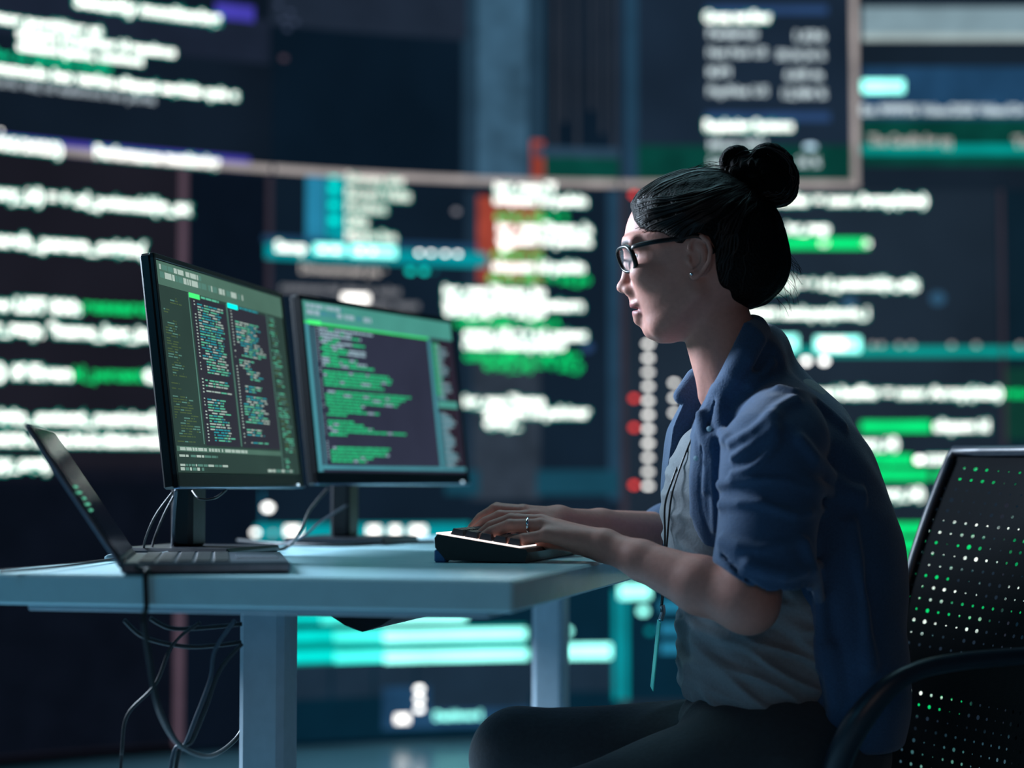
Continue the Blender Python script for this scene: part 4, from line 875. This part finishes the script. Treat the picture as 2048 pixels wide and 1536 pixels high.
# ---- trousers
K1, HP1 = P(1040, 1516, 2.62), P(1500, 1530, 2.58); K2, HP2 = P(1165, 1655, 2.38), P(1540, 1535, 2.40)
pn_ = Noise(14, 20, 70, 44)
A1, A2 = K1 * [1, 1, 0] + [.03, 0, .10], K2 * [1, 1, 0] + [.16, .01, .10]
def leg_sdf(p):
    a = chain(p, [HP1, K1], [.088, .068]); a = smin(a, chain(p, [K1, (K1 + A1) / 2, A1], [.064, .055, .042]), .02)
    b = chain(p, [HP2, K2], [.094, .072]); b = smin(b, chain(p, [K2, (K2 + A2) / 2, A2], [.066, .056, .042]), .02)
    d = smin(a, b, .008); d = smin(d, ell(p, P(1590, 1500, 2.49), (.125, .165, .10)), .03); d = smin(d, ell(p, P(1440, 1440, 2.47), (.05, .10, .035)), .02)
    w_ = np.clip(1 - np.abs(p[:, 0] - .30) / .2, .15, 1); return d - (1 - np.abs(np.clip(pn_(p), -1, 1))) * .008 * w_
l1 = np.min([K1, K2, A2, A1], 0) - .09; h1 = np.max([HP1, HP2, K1], 0) + .17; l1[2] = .06; h1[2] = .64
sdf_part('trousers', leg_sdf, l1, h1, .0045, mat('dark_trousers', (50, 56, 62), .8, 0, .3, 160, .1, .3, None, 0, None, .15), person)
for an in (A1, A2):
    sdf_part('shoe', lambda p, an=an: smax(smin(cap(p, an + [0, 0, -.02], an + [.02, 0, -.045], .044, .04), chain(p, [an + [.01, 0, -.055], an + [-.10, .03, -.062], an + [-.15, .04, -.066]], [.04, .037, .03]), .02), .002 - p[:, 2], .004), an - [.23, .09, .11], an + [.09, .1, .08], .005, mat('black_shoe', (18, 20, 24), .5), person)

# ---- lanyard with card
ly = empty('lanyard', P(1330, 1210, 2.47), 'black lanyard with a hanging access card reflecting teal, in front of the t-shirt', 'lanyard')
lp = [[P(1400, 840, 2.46), P(1372, 905, 2.43), P(1352, 960, 2.42), P(1342, 1000, 2.42), P(1336, 1060, 2.43), P(1330, 1140, 2.44), P(1324, 1215, 2.46)], [P(1388, 850, 2.50), P(1362, 915, 2.45), P(1345, 960, 2.435), P(1330, 1010, 2.44), P(1330, 1070, 2.44), P(1328, 1140, 2.45), P(1322, 1215, 2.46)]]
for l_ in lp: MB().tube(smooth_path(l_, 5), .0014, 6).build('cord', blk, ly, True)
MB().tube(smooth_path([P(1324, 1210, 2.46), P(1326, 1224, 2.46), P(1321, 1240, 2.46)], 4), .0035, 8).build('clip', slv, ly, True)
q0, q1 = P(1318, 1242, 2.46), P(1304, 1378, 2.47); ax = (q1 - q0) / np.linalg.norm(q1 - q0); sdv = np.array([.02, 1, 0]); nrm_ = np.cross(ax, sdv); nrm_ /= np.linalg.norm(nrm_)
MB().box((q0 + q1) / 2, (np.linalg.norm(q1 - q0), .056, .0018), (ax, sdv, nrm_), .0006).build('card', mat('teal_sheen_card', (90, 255, 235), .3, 0, 0, 30), ly)  # teal sheen is put into the base colour of the card

# ---- office chair
ch = empty('office_chair', P(1640, 1500, 2.5) * [1, 1, 0], 'black mesh-backed office chair the person sits on', 'chair')
cb = mat('chair_black_plastic', (26, 34, 46), .4, 0, .08, 70); cm = mat('chair_mesh_weave', (8, 11, 16), .9, 0, .2, 300, .1, .15)
seatz = .36; sc_ = P(1560, 1500, 2.5)
sdf_part('seat', lambda p: smax(ell(p, (sc_[0], 2.5, .335), (.27, .26, .06)), -ell(p, (sc_[0], 2.5, .47), (.35, .35, .09)), .01), (sc_[0] - .3, 2.2, .26), (sc_[0] + .3, 2.8, .42), .006, cm, ch)
# back rest
bl, bt = P(1800, 1215, 2.78), P(1874, 892, 2.80); ww = np.array([.17, -.45, 0.]); 
nB = np.cross(ww, bt - bl); nB /= np.linalg.norm(nB); nB = nB if nB[0] > 0 else -nB
bb = bl + (bl - bt) * 1.05
def bk_pt(u, v_):   # u 0..1 across, v 0..1 up
    base = bb + (bt - bb) * v_; sh = .02 * math.sin(pi * v_) ; r = ww * (1 - .10 * (1 - v_)) * u
    return base + r + nB * (.05 * math.sin(pi * u) + .035 * (v_ - .45) ** 2 * 3) 
mb = MB(); NU, NV = 24, 30
for i in range(NU):
    for j in range(NV):
        if 9 <= j <= 11 or j in (0, 29) : hs = .0
        else: hs = abs(.098 + .05 * math.sin(i * 1.3 + j * .4) * math.cos(j * .9) + RNG.uniform(-.03, .045))
        cn = [bk_pt((i + a) / NU, (j + b) / NV) for a, b in ((0, 0), (1, 0), (1, 1), (0, 1))]
        if hs == 0: mb.add(cn, [(0, 1, 2, 3)]); continue
        inn = [bk_pt((i + .5 + hs * math.cos(t)) / NU, (j + .5 + hs * math.sin(t) * 1.15) / NV) for t in np.arange(8) * pi / 4 + pi / 8 + pi]
        vs = cn + inn; mb.add(vs, [(0, 1, 6 - 0, 5, ), (1, 6, 6, 6)][:0] + [(0, 1, 6, 5), (1, 7, 6), (1, 2, 8, 7), (2, 9, 8), (2, 3, 10, 9), (3, 11, 10), (3, 0, 4, 11), (0, 5, 4)])
mb.build('mesh_back', cm, ch)
rim = [bk_pt(u, 1) + Z * .012 * math.sin(pi * u) for u in np.linspace(0, 1, 10)] + [bk_pt(1, v_) for v_ in np.linspace(.97, 0, 14)] + [bk_pt(u, 0) for u in np.linspace(.95, 0.05, 8)] + [bk_pt(0, v_) for v_ in np.linspace(0, .97, 14)]
MB().tube(rim, .008, 8, 1.2, True).build('back_frame', cb, ch, True)
arm = smooth_path([P(2140, 1306, 2.32), P(2048, 1312, 2.27), P(1930, 1322, 2.24), P(1838, 1340, 2.22), P(1775, 1376, 2.21), P(1722, 1436, 2.21), P(1687, 1498, 2.22), P(1668, 1560, 2.24), P(1665, 1620, 2.27), P(1650, 1650, 2.33)], 5)
MB().tube(arm, [.009] * 16 + list(np.linspace(.009, .014, 10)) + [.014] * 20, 10, 1.2).build('armrest', cb, ch, True)
arm2 = [np.array([q[0], 5.0 - q[1] + .03, q[2]]) for q in arm]; MB().tube(arm2[10:], .012, 10, 1.2).build('armrest', cb, ch, True)
MB().tube(smooth_path([bk_pt(.5, .35) + nB * .02, bk_pt(.5, .1) + nB * .05, [sc_[0] + .2, 2.5, .33], [sc_[0], 2.5, .30]], 6), .022, 8).build('back_support', cb, ch, True)
MB().lathe((sc_[0], 2.5, .05), [(.045, 0), (.045, .04), (.03, .05), (.03, .16), (.022, .165), (.022, .26), (.08, .262), (.08, .28)], 20).build('gas_column', cb, ch, True)
for k in range(5):
    t = 2 * pi * k / 5 + .3; e = np.array([sc_[0] + .29 * math.cos(t), 2.5 + .29 * math.sin(t), .065])
    MB().tube([(sc_[0] + .03 * math.cos(t), 2.5 + .03 * math.sin(t), .09), e], [.024, .015], 8).build('base_arm', cb, ch, True)
    MB().lathe(e - np.array([-math.sin(t), math.cos(t), 0]) * .02 - Z * .037, [(.01, 0), (.028, .002), (.028, .04), (.01, .042)], 18, (-math.sin(t), math.cos(t), 0)).build('caster', blk, ch, True)
